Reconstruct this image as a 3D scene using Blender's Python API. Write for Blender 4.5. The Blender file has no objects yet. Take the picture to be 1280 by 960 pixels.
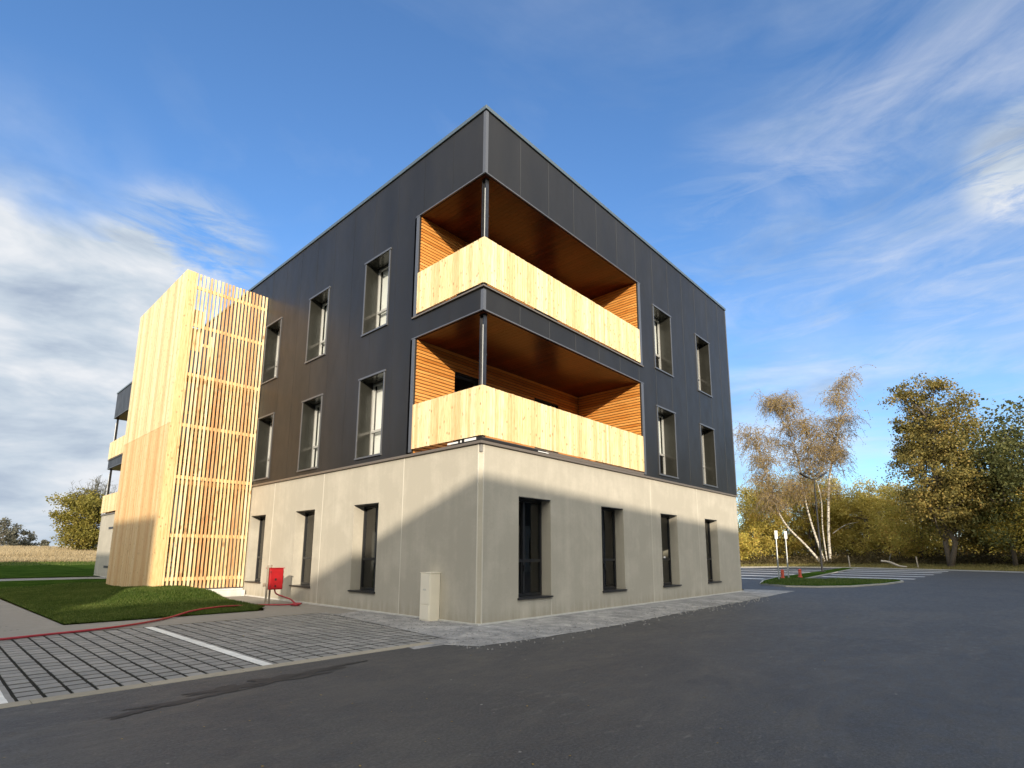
import bpy, bmesh, math, random
from mathutils import Vector, Matrix, noise
R = random.Random(7)
scene = bpy.context.scene
col = scene.collection

# ------------------------------------------------------------------ materials
def new_mat(name):
    m = bpy.data.materials.new(name); m.use_nodes = True
    nt = m.node_tree; nt.nodes.clear()
    out = nt.nodes.new('ShaderNodeOutputMaterial'); p = nt.nodes.new('ShaderNodeBsdfPrincipled')
    nt.links.new(p.outputs[0], out.inputs[0])
    return m, nt, p, out
def N(nt, t, **kw):
    n = nt.nodes.new(t)
    for k, v in kw.items():
        if k.startswith('i_'):
            n.inputs[k[2:].replace('_', ' ')].default_value = v
        else: setattr(n, k, v)
    return n
def ramp(nt, fac, stops):
    r = nt.nodes.new('ShaderNodeValToRGB'); e = r.color_ramp.elements
    while len(e) > 1: e.remove(e[-1])
    e[0].position = stops[0][0]; e[0].color = (*stops[0][1], 1)
    for p, c in stops[1:]:
        x = e.new(p); x.color = (*c, 1)
    nt.links.new(fac, r.inputs[0]); return r.outputs[0]
def mixc(nt, fac, a, b, mode='MIX'):
    m = nt.nodes.new('ShaderNodeMix'); m.data_type = 'RGBA'; m.blend_type = mode
    for s, v in ((m.inputs[0], fac), (m.inputs[6], a), (m.inputs[7], b)):
        if hasattr(v, 'is_linked') or hasattr(v, 'links'): nt.links.new(v, s)
        elif isinstance(v, (tuple, list)): s.default_value = (*v, 1)
        else: s.default_value = v
    return m.outputs[2]
def math_(nt, op, a, b=None, c=None, clamp=False):
    m = nt.nodes.new('ShaderNodeMath'); m.operation = op; m.use_clamp = clamp
    for i, v in enumerate((a, b, c)):
        if v is None: continue
        if hasattr(v, 'links'): nt.links.new(v, m.inputs[i])
        else: m.inputs[i].default_value = v
    return m.outputs[0]
def coords(nt, scale=(1, 1, 1)):
    t = nt.nodes.new('ShaderNodeNewGeometry')
    m = nt.nodes.new('ShaderNodeMapping'); m.inputs['Scale'].default_value = scale
    nt.links.new(t.outputs['Position'], m.inputs[0]); return m.outputs[0]
def noise_(nt, vec, scale, detail=4, rough=.55, dist=0):
    n = N(nt, 'ShaderNodeTexNoise'); n.inputs['Scale'].default_value = scale
    n.inputs['Detail'].default_value = detail; n.inputs['Roughness'].default_value = rough
    n.inputs['Distortion'].default_value = dist
    nt.links.new(vec, n.inputs['Vector']); return n.outputs[0]
def bump(nt, p, h, strength, dist):
    b = nt.nodes.new('ShaderNodeBump'); b.inputs['Strength'].default_value = strength
    b.inputs['Distance'].default_value = dist
    nt.links.new(h, b.inputs['Height']); nt.links.new(b.outputs[0], p.inputs['Normal'])
M = {}
def simple(name, c, rough=.5, metal=0, var=.0, scale=8, spec=.5):
    m, nt, p, o = new_mat(name)
    p.inputs['Roughness'].default_value = rough; p.inputs['Metallic'].default_value = metal
    p.inputs['Specular IOR Level'].default_value = spec
    if var:
        n = noise_(nt, coords(nt), scale, 5)
        c0 = tuple(x*(1-var) for x in c); c1 = tuple(min(1, x*(1+var)) for x in c)
        nt.links.new(ramp(nt, n, [(.3, c0), (.7, c1)]), p.inputs['Base Color'])
    else: p.inputs['Base Color'].default_value = (*c, 1)
    M[name] = m; return m

def mk_cladding():
    m, nt, p, o = new_mat('cladding')
    v = coords(nt, (.8, .8, .25)); n = noise_(nt, v, 1.2, 4)
    nt.links.new(ramp(nt, n, [(.3, (.018, .0175, .0165)), (.7, (.027, .026, .0245))]), p.inputs['Base Color'])
    p.inputs['Specular IOR Level'].default_value = .28
    n2 = noise_(nt, coords(nt, (1, 1, .4)), 3.0, 3)
    nt.links.new(ramp(nt, n2, [(.3, (.34,)*3), (.75, (.46,)*3)]), p.inputs['Roughness'])
    bump(nt, p, noise_(nt, coords(nt, (1, 1, .5)), 1.6, 2), .12, .03)
    M['cladding'] = m
mk_cladding()
simple('trim', (.14, .145, .155), .36, .4)
simple('seam_metal', (.055, .057, .058), .4)
simple('coping', (.15, .19, .205), .32, .5)
simple('darkgap', (.01, .01, .011), .7)
simple('tanflash', (.20, .17, .14), .4, .3)
simple('reveal_metal', (.032, .032, .027), .2, .2, .15, 2)
simple('alu', (.42, .42, .40), .35, .3)
simple('dark_frame', (.018, .019, .021), .35)
simple('mastic', (.60, .57, .49), .7)
simple('sill_dark', (.03, .03, .032), .3)
simple('steel', (.055, .056, .06), .3, .6, .2, 6)
simple('roofing', (.12, .12, .12), .8)
simple('interior', (.045, .045, .042), .8)
simple('blind', (.84, .83, .80), .8, 0, .06, 2)
simple('white_part', (.8, .8, .78), .4)
simple('red_paint', (.36, .010, .014), .35, 0, .12, 6)
simple('red_hose', (.30, .02, .03), .4)
simple('grey_wood', (.30, .26, .20), .75, 0, .25, 14)
simple('cabinet', (.86, .80, .66), .45, 0, .03, 3)
simple('black_plastic', (.012, .012, .013), .4)
simple('galv', (.45, .47, .48), .4, .7)
simple('lamp_metal', (.012, .012, .013), .6, 0)
simple('lamp_lens', (.6, .6, .55), .2)
simple('orange_red', (.55, .10, .06), .45)
simple('dead_wood', (.34, .30, .24), .8, 0, .2, 5)

def mk_glass():
    m, nt, p, o = new_mat('glass'); nt.nodes.remove(p)
    g = N(nt, 'ShaderNodeNewGeometry'); dp = N(nt, 'ShaderNodeVectorMath'); dp.operation = 'DOT_PRODUCT'
    nt.links.new(g.outputs['Incoming'], dp.inputs[0]); nt.links.new(g.outputs['True Normal'], dp.inputs[1])
    k = math_(nt, 'POWER', math_(nt, 'SUBTRACT', 1.0, math_(nt, 'ABSOLUTE', dp.outputs['Value'])), 4.5)
    fres = math_(nt, 'ADD', math_(nt, 'MULTIPLY', k, .92), .075)
    tr = N(nt, 'ShaderNodeBsdfTransparent'); tr.inputs[0].default_value = (.86, .89, .88, 1)
    gl = N(nt, 'ShaderNodeBsdfGlossy'); gl.inputs['Roughness'].default_value = .01; gl.inputs[0].default_value = (1, 1, 1, 1)
    mx = N(nt, 'ShaderNodeMixShader')
    nt.links.new(fres, mx.inputs[0]); nt.links.new(tr.outputs[0], mx.inputs[1]); nt.links.new(gl.outputs[0], mx.inputs[2])
    nt.links.new(mx.outputs[0], o.inputs[0]); M['glass'] = m
mk_glass()

def mk_concrete(name, a, b, streak=.35):
    m, nt, p, o = new_mat(name)
    n1 = noise_(nt, coords(nt), 1.1, 6, .6, .3)
    n2 = noise_(nt, coords(nt, (5, 5, .35)), 1.2, 4, .6)
    n3 = noise_(nt, coords(nt), 26, 4, .6)
    f = math_(nt, 'ADD', math_(nt, 'MULTIPLY', n1, .5), math_(nt, 'MULTIPLY', n2, streak))
    f = math_(nt, 'ADD', f, math_(nt, 'MULTIPLY', n3, .12))
    c = ramp(nt, f, [(.38, a), (.52, tuple((x+y)/2 for x, y in zip(a, b))), (.66, b)])
    # damp soiling just above the ground, washed off the pavement
    z = N(nt, 'ShaderNodeSeparateXYZ'); g = N(nt, 'ShaderNodeNewGeometry'); nt.links.new(g.outputs['Position'], z.inputs[0])
    s = math_(nt, 'ADD', math_(nt, 'MULTIPLY', n2, .7), z.outputs[2])
    soil = ramp(nt, s, [(.32, (.84, .82, .78)), (.62, (1, 1, 1))])
    c = mixc(nt, 1.0, c, soil, 'MULTIPLY')
    # a few small air holes
    vo = N(nt, 'ShaderNodeTexVoronoi'); vo.inputs['Scale'].default_value = 4.0; nt.links.new(coords(nt), vo.inputs['Vector'])
    hole = ramp(nt, vo.outputs['Distance'], [(.0, (.45,)*3), (.035, (1, 1, 1))])
    c = mixc(nt, 1.0, c, hole, 'MULTIPLY')
    nt.links.new(c, p.inputs['Base Color']); p.inputs['Roughness'].default_value = .82
    bump(nt, p, n3, .15, .01); M[name] = m
mk_concrete('concrete', (.42, .39, .32), (.58, .54, .45), .20)
mk_concrete('concrete_pale', (.62, .62, .60), (.72, .72, .70), .1)
mk_concrete('paving', (.25, .24, .22), (.36, .345, .31), .1)

def mk_wood(name, a, b, c_, knots=True, grain=(9, 9, .7), rough=.6, knotcol=(.40, .25, .11), kscale=3.2):
    m, nt, p, o = new_mat(name)
    if name == 'soffit': p.inputs['Specular IOR Level'].default_value = .22
    g = N(nt, 'ShaderNodeNewGeometry')
    isl = g.outputs['Random Per Island']
    base = ramp(nt, isl, [(.0, a), (.16, a), (.38, b), (.7, b), (1, c_)])
    off = N(nt, 'ShaderNodeCombineXYZ'); mm = math_(nt, 'MULTIPLY', isl, 37.0)
    nt.links.new(mm, off.inputs[0]); nt.links.new(mm, off.inputs[2])
    va = N(nt, 'ShaderNodeVectorMath'); va.operation = 'ADD'
    nt.links.new(g.outputs['Position'], va.inputs[0]); nt.links.new(off.outputs[0], va.inputs[1])
    mp = N(nt, 'ShaderNodeMapping'); mp.inputs['Scale'].default_value = grain; nt.links.new(va.outputs[0], mp.inputs[0])
    gr = noise_(nt, mp.outputs[0], 3.0, 5, .6, .6)
    col_ = mixc(nt, 1.0, base, ramp(nt, gr, [(.30, (.70, .50, .34)), (.46, (.92, .84, .74)), (.60, (1, 1, 1)), (.8, (1.0, .99, .97))]), 'MULTIPLY')
    if knots:
        mp2 = N(nt, 'ShaderNodeMapping'); mp2.inputs['Scale'].default_value = (1, 1, .62); nt.links.new(va.outputs[0], mp2.inputs[0])
        vo = N(nt, 'ShaderNodeTexVoronoi'); vo.inputs['Scale'].default_value = kscale; nt.links.new(mp2.outputs[0], vo.inputs['Vector'])
        k = ramp(nt, vo.outputs['Distance'], [(.12, (.9,)*3), (.20, (0, 0, 0))])
        col_ = mixc(nt, k, col_, knotcol)
    nt.links.new(col_, p.inputs['Base Color']); p.inputs['Roughness'].default_value = rough
    bump(nt, p, gr, .12, .004); M[name] = m
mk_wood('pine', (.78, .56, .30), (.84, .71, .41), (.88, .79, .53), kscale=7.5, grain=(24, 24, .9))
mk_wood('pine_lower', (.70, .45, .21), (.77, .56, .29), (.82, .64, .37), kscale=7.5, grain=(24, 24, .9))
mk_wood('slat_wood', (.70, .41, .20), (.82, .61, .33), (.87, .75, .49), True, rough=.65)
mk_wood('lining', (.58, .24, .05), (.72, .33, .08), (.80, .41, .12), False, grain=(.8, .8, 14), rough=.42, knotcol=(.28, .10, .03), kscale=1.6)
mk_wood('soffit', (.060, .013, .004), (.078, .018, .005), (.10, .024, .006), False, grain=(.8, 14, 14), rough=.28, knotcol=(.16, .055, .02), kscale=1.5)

def mk_asphalt():
    m, nt, p, o = new_mat('asphalt')
    v = coords(nt)
    big = noise_(nt, v, .45, 6, .65, 1.0)
    mid = noise_(nt, coords(nt, (1, 1.7, 1)), 4.2, 7, .72, .3)
    fine = noise_(nt, v, 38, 4, .8)
    f = math_(nt, 'ADD', math_(nt, 'MULTIPLY', big, .55), math_(nt, 'MULTIPLY', mid, .45))
    c = ramp(nt, f, [(.32, (.032, .033, .036)), (.5, (.045, .046, .048)), (.68, (.064, .063, .060))])
    sp = ramp(nt, fine, [(.36, (.60,)*3), (.50, (.95,)*3), (.64, (1.55,)*3)])
    c = mixc(nt, 1.0, c, sp, 'MULTIPLY')
    # dusty scuffs
    dst = noise_(nt, coords(nt, (.5, 1.3, 1)), .8, 6, .65, 1.2)
    c = mixc(nt, ramp(nt, dst, [(.48, (0, 0, 0)), (.74, (.45,)*3)]), c, (.100, .092, .078))
    sc = noise_(nt, coords(nt, (1, 2.6, 1)), 4.5, 8, .74, .4)
    where = noise_(nt, v, .35, 2)
    k = math_(nt, 'MULTIPLY', ramp(nt, sc, [(.56, (0, 0, 0)), (.70, (1, 1, 1))]), ramp(nt, where, [(.44, (0, 0, 0)), (.62, (.55,)*3)]))
    c = mixc(nt, k, c, (.20, .19, .17))
    # small pale stones
    vo = N(nt, 'ShaderNodeTexVoronoi'); vo.inputs['Scale'].default_value = 2.3; nt.links.new(v, vo.inputs['Vector'])
    k2 = ramp(nt, vo.outputs['Distance'], [(.022, (.7,)*3), (.04, (0, 0, 0))])
    c = mixc(nt, k2, c, (.3, .29, .27))
    nt.links.new(c, p.inputs['Base Color'])
    nt.links.new(ramp(nt, mid, [(.3, (.55,)*3), (.7, (.8,)*3)]), p.inputs['Roughness'])
    bump(nt, p, math_(nt, 'ADD', fine, math_(nt, 'MULTIPLY', mid, 2)), .5, .006); M['asphalt'] = m
mk_asphalt()
def mk_gravel():
    m, nt, p, o = new_mat('gravel')
    v = coords(nt)
    a = noise_(nt, v, 3.0, 7, .72, .5); fine = noise_(nt, v, 45, 4, .75); big = noise_(nt, v, .9, 3)
    f = math_(nt, 'ADD', math_(nt, 'MULTIPLY', a, .55), math_(nt, 'ADD', math_(nt, 'MULTIPLY', fine, .25), math_(nt, 'MULTIPLY', big, .25)))
    c = ramp(nt, f, [(.36, (.10, .10, .10)), (.48, (.20, .20, .20)), (.58, (.31, .305, .295)), (.70, (.56, .55, .53))])
    nt.links.new(c, p.inputs['Base Color']); p.inputs['Roughness'].default_value = .9
    bump(nt, p, f, .8, .03); M['gravel'] = m
mk_gravel()
def mk_ground(name, cols, scale=.6, fine=25):
    m, nt, p, o = new_mat(name)
    v = coords(nt); a = noise_(nt, v, scale, 5, .6, .3); b = noise_(nt, v, fine, 4, .7)
    f = math_(nt, 'ADD', math_(nt, 'MULTIPLY', a, .6), math_(nt, 'MULTIPLY', b, .4))
    nt.links.new(ramp(nt, f, [(.35, cols[0]), (.5, cols[1]), (.65, cols[2])]), p.inputs['Base Color'])
    p.inputs['Roughness'].default_value = .9; p.inputs['Specular IOR Level'].default_value = .2
    bump(nt, p, b, .6, .03)
    if name == 'turf': p.inputs['Specular IOR Level'].default_value = 0; p.inputs['Roughness'].default_value = 1
    M[name] = m
mk_ground('turf', ((.016, .034, .006), (.032, .062, .010), (.055, .09, .018)))
mk_ground('rough_ground', ((.16, .14, .05), (.26, .21, .08), (.36, .29, .14)), .25, 6)
mk_ground('soil', ((.08, .06, .04), (.12, .09, .06), (.16, .12, .08)), 1, 20)
mk_ground('joint_soil', ((.008, .008, .006), (.013, .013, .009), (.022, .022, .015)), 2, 30)
def mk_paver(name, a, b):
    m, nt, p, o = new_mat(name)
    g = N(nt, 'ShaderNodeNewGeometry')
    n = noise_(nt, coords(nt), 14, 5, .7); n2 = noise_(nt, coords(nt), .8, 4, .6)
    c = ramp(nt, g.outputs['Random Per Island'], [(0, a), (1, b)])
    c = mixc(nt, 1.0, c, ramp(nt, math_(nt, 'ADD', math_(nt, 'MULTIPLY', n, .5), math_(nt, 'MULTIPLY', n2, .5)), [(.35, (.78,)*3), (.65, (1.12, 1.11, 1.08))]), 'MULTIPLY')
    nt.links.new(c, p.inputs['Base Color']); p.inputs['Roughness'].default_value = .8
    bump(nt, p, n, .3, .004); M[name] = m
mk_paver('paver', (.19, .19, .185), (.26, .255, .245))
mk_paver('paver_white', (.62, .62, .60), (.74, .74, .72))
mk_paver('kerb', (.26, .235, .18), (.32, .29, .23))
mk_paver('kerb_grey', (.34, .33, .31), (.42, .41, .38))
simple('road_paint', (.80, .80, .78), .6, 0, .15, 8)

def mk_leaf(name, cols, scale=.38, trans=.35):
    m, nt, p, o = new_mat(name)
    g = N(nt, 'ShaderNodeNewGeometry')
    n = noise_(nt, coords(nt), scale, 3, .6)
    f = math_(nt, 'ADD', math_(nt, 'MULTIPLY', g.outputs['Random Per Island'], .38), math_(nt, 'MULTIPLY', n, .62))
    k = len(cols)
    c = ramp(nt, f, [(.22+.5*i/(k-1), cc) for i, cc in enumerate(cols)])
    nt.links.new(c, p.inputs['Base Color']); p.inputs['Roughness'].default_value = .6; p.inputs['Specular IOR Level'].default_value = .25
    t = N(nt, 'ShaderNodeBsdfTranslucent'); nt.links.new(c, t.inputs[0])
    mx = N(nt, 'ShaderNodeMixShader'); mx.inputs[0].default_value = trans
    nt.links.new(p.outputs[0], mx.inputs[1]); nt.links.new(t.outputs[0], mx.inputs[2]); nt.links.new(mx.outputs[0], o.inputs[0])
    M[name] = m
mk_leaf('leaf_autumn', ((.22, .20, .04), (.44, .38, .08), (.62, .50, .12), (.60, .38, .10)))
mk_leaf('leaf_yellow', ((.28, .24, .05), (.52, .43, .10), (.66, .52, .15)))
mk_leaf('leaf_olive', ((.07, .065, .022), (.16, .14, .042), (.27, .22, .06), (.33, .23, .07)))
mk_leaf('leaf_green', ((.045, .055, .018), (.09, .10, .032), (.17, .16, .05)))
mk_leaf('leaf_moss', ((.12, .11, .022), (.20, .18, .035), (.28, .22, .05)))
mk_leaf('leaf_rust', ((.20, .13, .04), (.33, .23, .07), (.42, .31, .11)))
mk_leaf('twig_far', ((.10, .10, .075), (.16, .155, .12)))
mk_leaf('undergrowth', ((.05, .04, .015), (.09, .07, .03), (.13, .10, .04)))
mk_leaf('dry_grass', ((.30, .23, .12), (.42, .33, .19), (.52, .42, .26)), .12)
mk_leaf('verge_blade', ((.09, .09, .03), (.17, .15, .05), (.28, .23, .08)), .35)
mk_leaf('green_blade', ((.034, .062, .009), (.072, .115, .017), (.16, .19, .05)), .9)
simple('bark', (.10, .08, .06), .9, 0, .3, 6)
simple('twig', (.17, .13, .09), .9, 0, .25, 3)
def mk_birch():
    m, nt, p, o = new_mat('birch_bark')
    n = noise_(nt, coords(nt, (1, 1, 3.5)), 2.2, 5, .7)
    nt.links.new(ramp(nt, n, [(.42, (.07, .06, .05)), (.50, (.48, .44, .37)), (.7, (.58, .54, .46))]), p.inputs['Base Color'])
    p.inputs['Roughness'].default_value = .7; M['birch_bark'] = m
mk_birch()

# ------------------------------------------------------------------ mesh helpers
class MB:
    def __init__(s): s.v = []; s.f = []; s.mi = []
    def quad(s, a, b, c, d, mi=0):
        k = len(s.v); s.v += [tuple(a), tuple(b), tuple(c), tuple(d)]; s.f.append((k, k+1, k+2, k+3)); s.mi.append(mi)
    def tri(s, a, b, c, mi=0):
        k = len(s.v); s.v += [tuple(a), tuple(b), tuple(c)]; s.f.append((k, k+1, k+2)); s.mi.append(mi)
    def box(s, x0, x1, y0, y1, z0, z1, mi=0):
        if x0 > x1: x0, x1 = x1, x0
        if y0 > y1: y0, y1 = y1, y0
        if z0 > z1: z0, z1 = z1, z0
        k = len(s.v)
        s.v += [(x0, y0, z0), (x1, y0, z0), (x1, y1, z0), (x0, y1, z0), (x0, y0, z1), (x1, y0, z1), (x1, y1, z1), (x0, y1, z1)]
        for f in ((0, 3, 2, 1), (4, 5, 6, 7), (0, 1, 5, 4), (1, 2, 6, 5), (2, 3, 7, 6), (3, 0, 4, 7)):
            s.f.append(tuple(k+i for i in f)); s.mi.append(mi)
    def poly(s, pts, z, mi=0):
        k = len(s.v); s.v += [(p[0], p[1], z) for p in pts]; s.f.append(tuple(range(k, k+len(pts)))); s.mi.append(mi)
    def prism(s, pts, z0, z1, mi=0):
        n = len(pts); k = len(s.v)
        s.v += [(p[0], p[1], z0) for p in pts] + [(p[0], p[1], z1) for p in pts]
        s.f.append(tuple(range(k+n, k+2*n))); s.f.append(tuple(reversed(range(k, k+n)))); s.mi += [mi, mi]
        for i in range(n):
            j = (i+1) % n; s.f.append((k+i, k+j, k+n+j, k+n+i)); s.mi.append(mi)
    def tube(s, pts, radii, seg=8, mi=0, cap=True):
        pts = [Vector(p) for p in pts]; rings = []
        for i, p in enumerate(pts):
            d = (pts[min(i+1, len(pts)-1)] - pts[max(i-1, 0)])
            if d.length < 1e-9: d = Vector((0, 0, 1))
            d.normalize()
            a = d.cross(Vector((0, 0, 1)) if abs(d.z) < .95 else Vector((1, 0, 0))).normalized(); b = d.cross(a)
            r = radii[i] if isinstance(radii, (list, tuple)) else radii
            k = len(s.v); rings.append(k)
            for j in range(seg):
                t = 2*math.pi*j/seg; s.v.append(tuple(p + a*math.cos(t)*r + b*math.sin(t)*r))
        for i in range(len(rings)-1):
            for j in range(seg):
                j2 = (j+1) % seg
                s.f.append((rings[i]+j, rings[i]+j2, rings[i+1]+j2, rings[i+1]+j)); s.mi.append(mi)
        if cap:
            s.f.append(tuple(rings[0]+j for j in reversed(range(seg)))); s.f.append(tuple(rings[-1]+j for j in range(seg))); s.mi += [mi, mi]
    def build(s, name, mats, parent=None, smooth=False, bevel=0, fixn=True):
        me = bpy.data.meshes.new(name); me.from_pydata(s.v, [], s.f)
        if isinstance(mats, str): mats = [mats]
        for m in mats: me.materials.append(M[m])
        if len(mats) > 1:
            me.polygons.foreach_set('material_index', s.mi)
        if fixn:
            bm = bmesh.new(); bm.from_mesh(me); bmesh.ops.recalc_face_normals(bm, faces=bm.faces); bm.to_mesh(me); bm.free()
        if smooth: me.polygons.foreach_set('use_smooth', [True]*len(me.polygons))
        o = bpy.data.objects.new(name, me); col.objects.link(o)
        if bevel:
            b = o.modifiers.new('bevel', 'BEVEL'); b.width = bevel; b.segments = 2; b.limit_method = 'ANGLE'
        if parent: o.parent = parent
        return o
def put(o, parent):      # keep world placement under an Empty that is not at the origin
    o.parent = parent; o.matrix_parent_inverse = Matrix.Translation(parent.location).inverted(); return o
def thing(name, label, cat, loc=(0, 0, 0), group=None):
    o = bpy.data.objects.new(name, None); col.objects.link(o); o.location = loc; o.empty_display_size = .3
    o['label'] = label; o['category'] = cat
    if group: o['group'] = group
    return o
def tag(o, label=None, cat=None, group=None, kind=None):
    for k, v in (('label', label), ('category', cat), ('group', group), ('kind', kind)):
        if v: o[k] = v
    return o

def P(axis, w, u, z, out=0.0):
    """facade point: axis 0 = plane x=w running along y, axis 1 = plane y=w running along x."""
    return (w+out, u, z) if axis == 0 else (u, w+out, z)
def fbox(mb, axis, w, u0, u1, z0, z1, d0, d1, mi=0):
    """box on a facade; d0..d1 measured along the plane's axis (negative = outwards for the two seen facades)."""
    if axis == 0: mb.box(w+d0, w+d1, u0, u1, z0, z1, mi)
    else: mb.box(u0, u1, w+d0, w+d1, z0, z1, mi)
def wall_cells(mb, axis, w, U0, U1, Z0, Z1, holes, thick, sign=1, mi=0):
    """solid slab with rectangular openings cut out; its reveals are the slab's own thickness."""
    us = sorted({U0, U1, *[h[0] for h in holes], *[h[1] for h in holes]}); zs = sorted({Z0, Z1, *[h[2] for h in holes], *[h[3] for h in holes]})
    us = [u for u in us if U0 <= u <= U1]; zs = [z for z in zs if Z0 <= z <= Z1]
    def solid(i, j):
        if i < 0 or j < 0 or i >= len(us)-1 or j >= len(zs)-1: return False
        uc = (us[i]+us[i+1])/2; zc = (zs[j]+zs[j+1])/2
        return not any(h[0] < uc < h[1] and h[2] < zc < h[3] for h in holes)
    t = thick*sign
    for i in range(len(us)-1):
        for j in range(len(zs)-1):
            if not solid(i, j): continue
            a, b, c, d = us[i], us[i+1], zs[j], zs[j+1]
            mb.quad(P(axis, w, a, c), P(axis, w, b, c), P(axis, w, b, d), P(axis, w, a, d), mi)
            mb.quad(P(axis, w, a, c, t), P(axis, w, a, d, t), P(axis, w, b, d, t), P(axis, w, b, c, t), mi)
            if not solid(i-1, j): mb.quad(P(axis, w, a, c), P(axis, w, a, d), P(axis, w, a, d, t), P(axis, w, a, c, t), mi)
            if not solid(i+1, j): mb.quad(P(axis, w, b, c), P(axis, w, b, c, t), P(axis, w, b, d, t), P(axis, w, b, d), mi)
            if not solid(i, j-1): mb.quad(P(axis, w, a, c), P(axis, w, a, c, t), P(axis, w, b, c, t), P(axis, w, b, c), mi)
            if not solid(i, j+1): mb.quad(P(axis, w, a, d), P(axis, w, b, d), P(axis, w, b, d, t), P(axis, w, a, d, t), mi)

# ------------------------------------------------------------------ camera
cam = bpy.data.cameras.new('camera'); co = bpy.data.objects.new('camera', cam); col.objects.link(co)
F_, CX, CY, YAW, PITCH, ROLL, CXW, CYW, CH = 675.4626, 648.0338, 576.1852, .736249, .171081, .00355458, -7.96569, -8.312591, 1.45
f = Vector((math.cos(PITCH)*math.cos(YAW), math.cos(PITCH)*math.sin(YAW), math.sin(PITCH)))
r = Vector((math.sin(YAW), -math.cos(YAW), 0)); u = r.cross(f)
r2 = r*math.cos(ROLL)+u*math.sin(ROLL); u2 = u*math.cos(ROLL)-r*math.sin(ROLL)
co.matrix_world = Matrix(((r2.x, u2.x, -f.x, CXW), (r2.y, u2.y, -f.y, CYW), (r2.z, u2.z, -f.z, CH), (0, 0, 0, 1)))
cam.sensor_width = 36; cam.lens = F_/1280*36; cam.shift_x = -(CX-640)/1280; cam.shift_y = (CY-480)/1280
cam.clip_end = 5000; cam.clip_start = .05
scene.camera = co
def at(px, D, z=0.0):
    """ground position in the direction of image column px (at the horizon) at distance D from the camera's foot."""
    d = f*1.0 + r2*((px-CX)/F_) - u2*((692-CY)/F_); d.z = 0; d.normalize()
    return Vector((CXW+d.x*D, CYW+d.y*D, z))

# ------------------------------------------------------------------ levels and lengths
ZR, ZF, Z2, Z1, ZC = 12.20, 10.38, 7.47, 6.91, 3.84
XE, YE = 14.76, 35.8
LX, LY = 7.06, 2.49            # corner loggia
FX, FY = 2.6, 6.9              # the one at the far corner
TX0, TX1, TY0, TY1, TZ0, TZ1 = -2.81, -0.03, 11.95, 17.85, .28, 11.2
WL = [(3.84, 5.02), (7.22, 8.44), (10.66, 11.86), (19.0, 20.2), (22.4, 23.6), (25.8, 27.0), (29.2, 30.4)]
WR_UP = [(8.11, 9.34), (11.50, 12.71)]
WR_LO = [(1.25, 2.42), (4.65, 5.80), (8.08, 9.24), (11.48, 12.60)]

bld = thing('office_building', 'dark metal clad block with timber corner balconies above a pale concrete ground floor', 'building', (0, 0, 0))
# ground floor
holesL = [(a, b, .49, 2.77) for a, b in WL]; holesR = [(a, b, .48, 2.77) for a, b in WR_LO]
IN = .025
mb = MB()
wall_cells(mb, 0, IN, .10, YE-.34, -.1, ZC, holesL, .32)
wall_cells(mb, 1, IN, .10, XE-.02, -.1, ZC, holesR, .32)
wall_cells(mb, 0, XE-.02, IN+.32, YE-.34, -.1, ZC, [], .32, -1)
wall_cells(mb, 1, YE-.02, IN, XE-.02, -.1, ZC, [], .32, -1)
mb.quad((IN, .10, -.1), (IN, .10, ZC), (.10, IN, ZC), (.10, IN, -.1))
mb.build('ground_floor_wall', 'concrete', bld)
# panel joints: pale mastic lines, slim
for y in (2.80, 6.78, 10.1, 21.4, 27.9):
    mb = MB(); fbox(mb, 0, IN, y-.012, y+.012, 0, ZC-.03, -.004, .004); mb.build('joint', 'mastic', bld)
for x in (2.43, 7.46, 10.9):
    mb = MB(); fbox(mb, 1, IN, x-.010, x+.010, 0, ZC-.03 if x != 2.43 else .44, -.004, .004); mb.build('joint', 'mastic', bld)
for sx, sy in ((.105, IN-.003), (IN-.003, .105)):
    mb = MB(); mb.box(sx-.010, sx+.010, sy-.010, sy+.010, 0, ZC-.03); mb.build('joint', 'mastic', bld)
mb = MB(); mb.box(-.02, XE+.02, -.02, YE+.02, -.12, .035); mb.build('plinth', 'concrete_pale', bld)

# cladding walls
holesLu, holesRu = [], []
for a, b in WL[:-1]:
    holesLu += [(a, b, 4.07, 6.33), (a, b, 7.71, 9.93)]
for a, b in WR_UP:
    holesRu += [(a, b, 4.07, 6.33), (a, b, 7.71, 9.93)]
lgL = [(0, LY, ZC+.05, Z1), (0, LY, Z2, ZF), (YE-FY, YE, ZC+.05, Z1), (YE-FY, YE, Z2, ZF)]
lgR = [(0, LX, ZC+.05, Z1), (0, LX, Z2, ZF)]
mb = MB()
wall_cells(mb, 0, 0, .42, YE-.3, ZC+.05, ZR-.13, holesLu+[(.42 if h[0] == 0 else h[0], min(h[1], YE-.3), h[2], h[3]) for h in lgL], .42)
wall_cells(mb, 1, 0, 0, XE, ZC+.05, ZR-.13, holesRu+lgR, .42)
wall_cells(mb, 0, XE, .42, YE-.3, ZC+.05, ZR-.13, [], .3, -1)
wall_cells(mb, 1, YE, 0, XE, ZC+.05, ZR-.13, [(0, FX, ZC+.05, Z1), (0, FX, Z2, ZF)], .3, -1)
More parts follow.
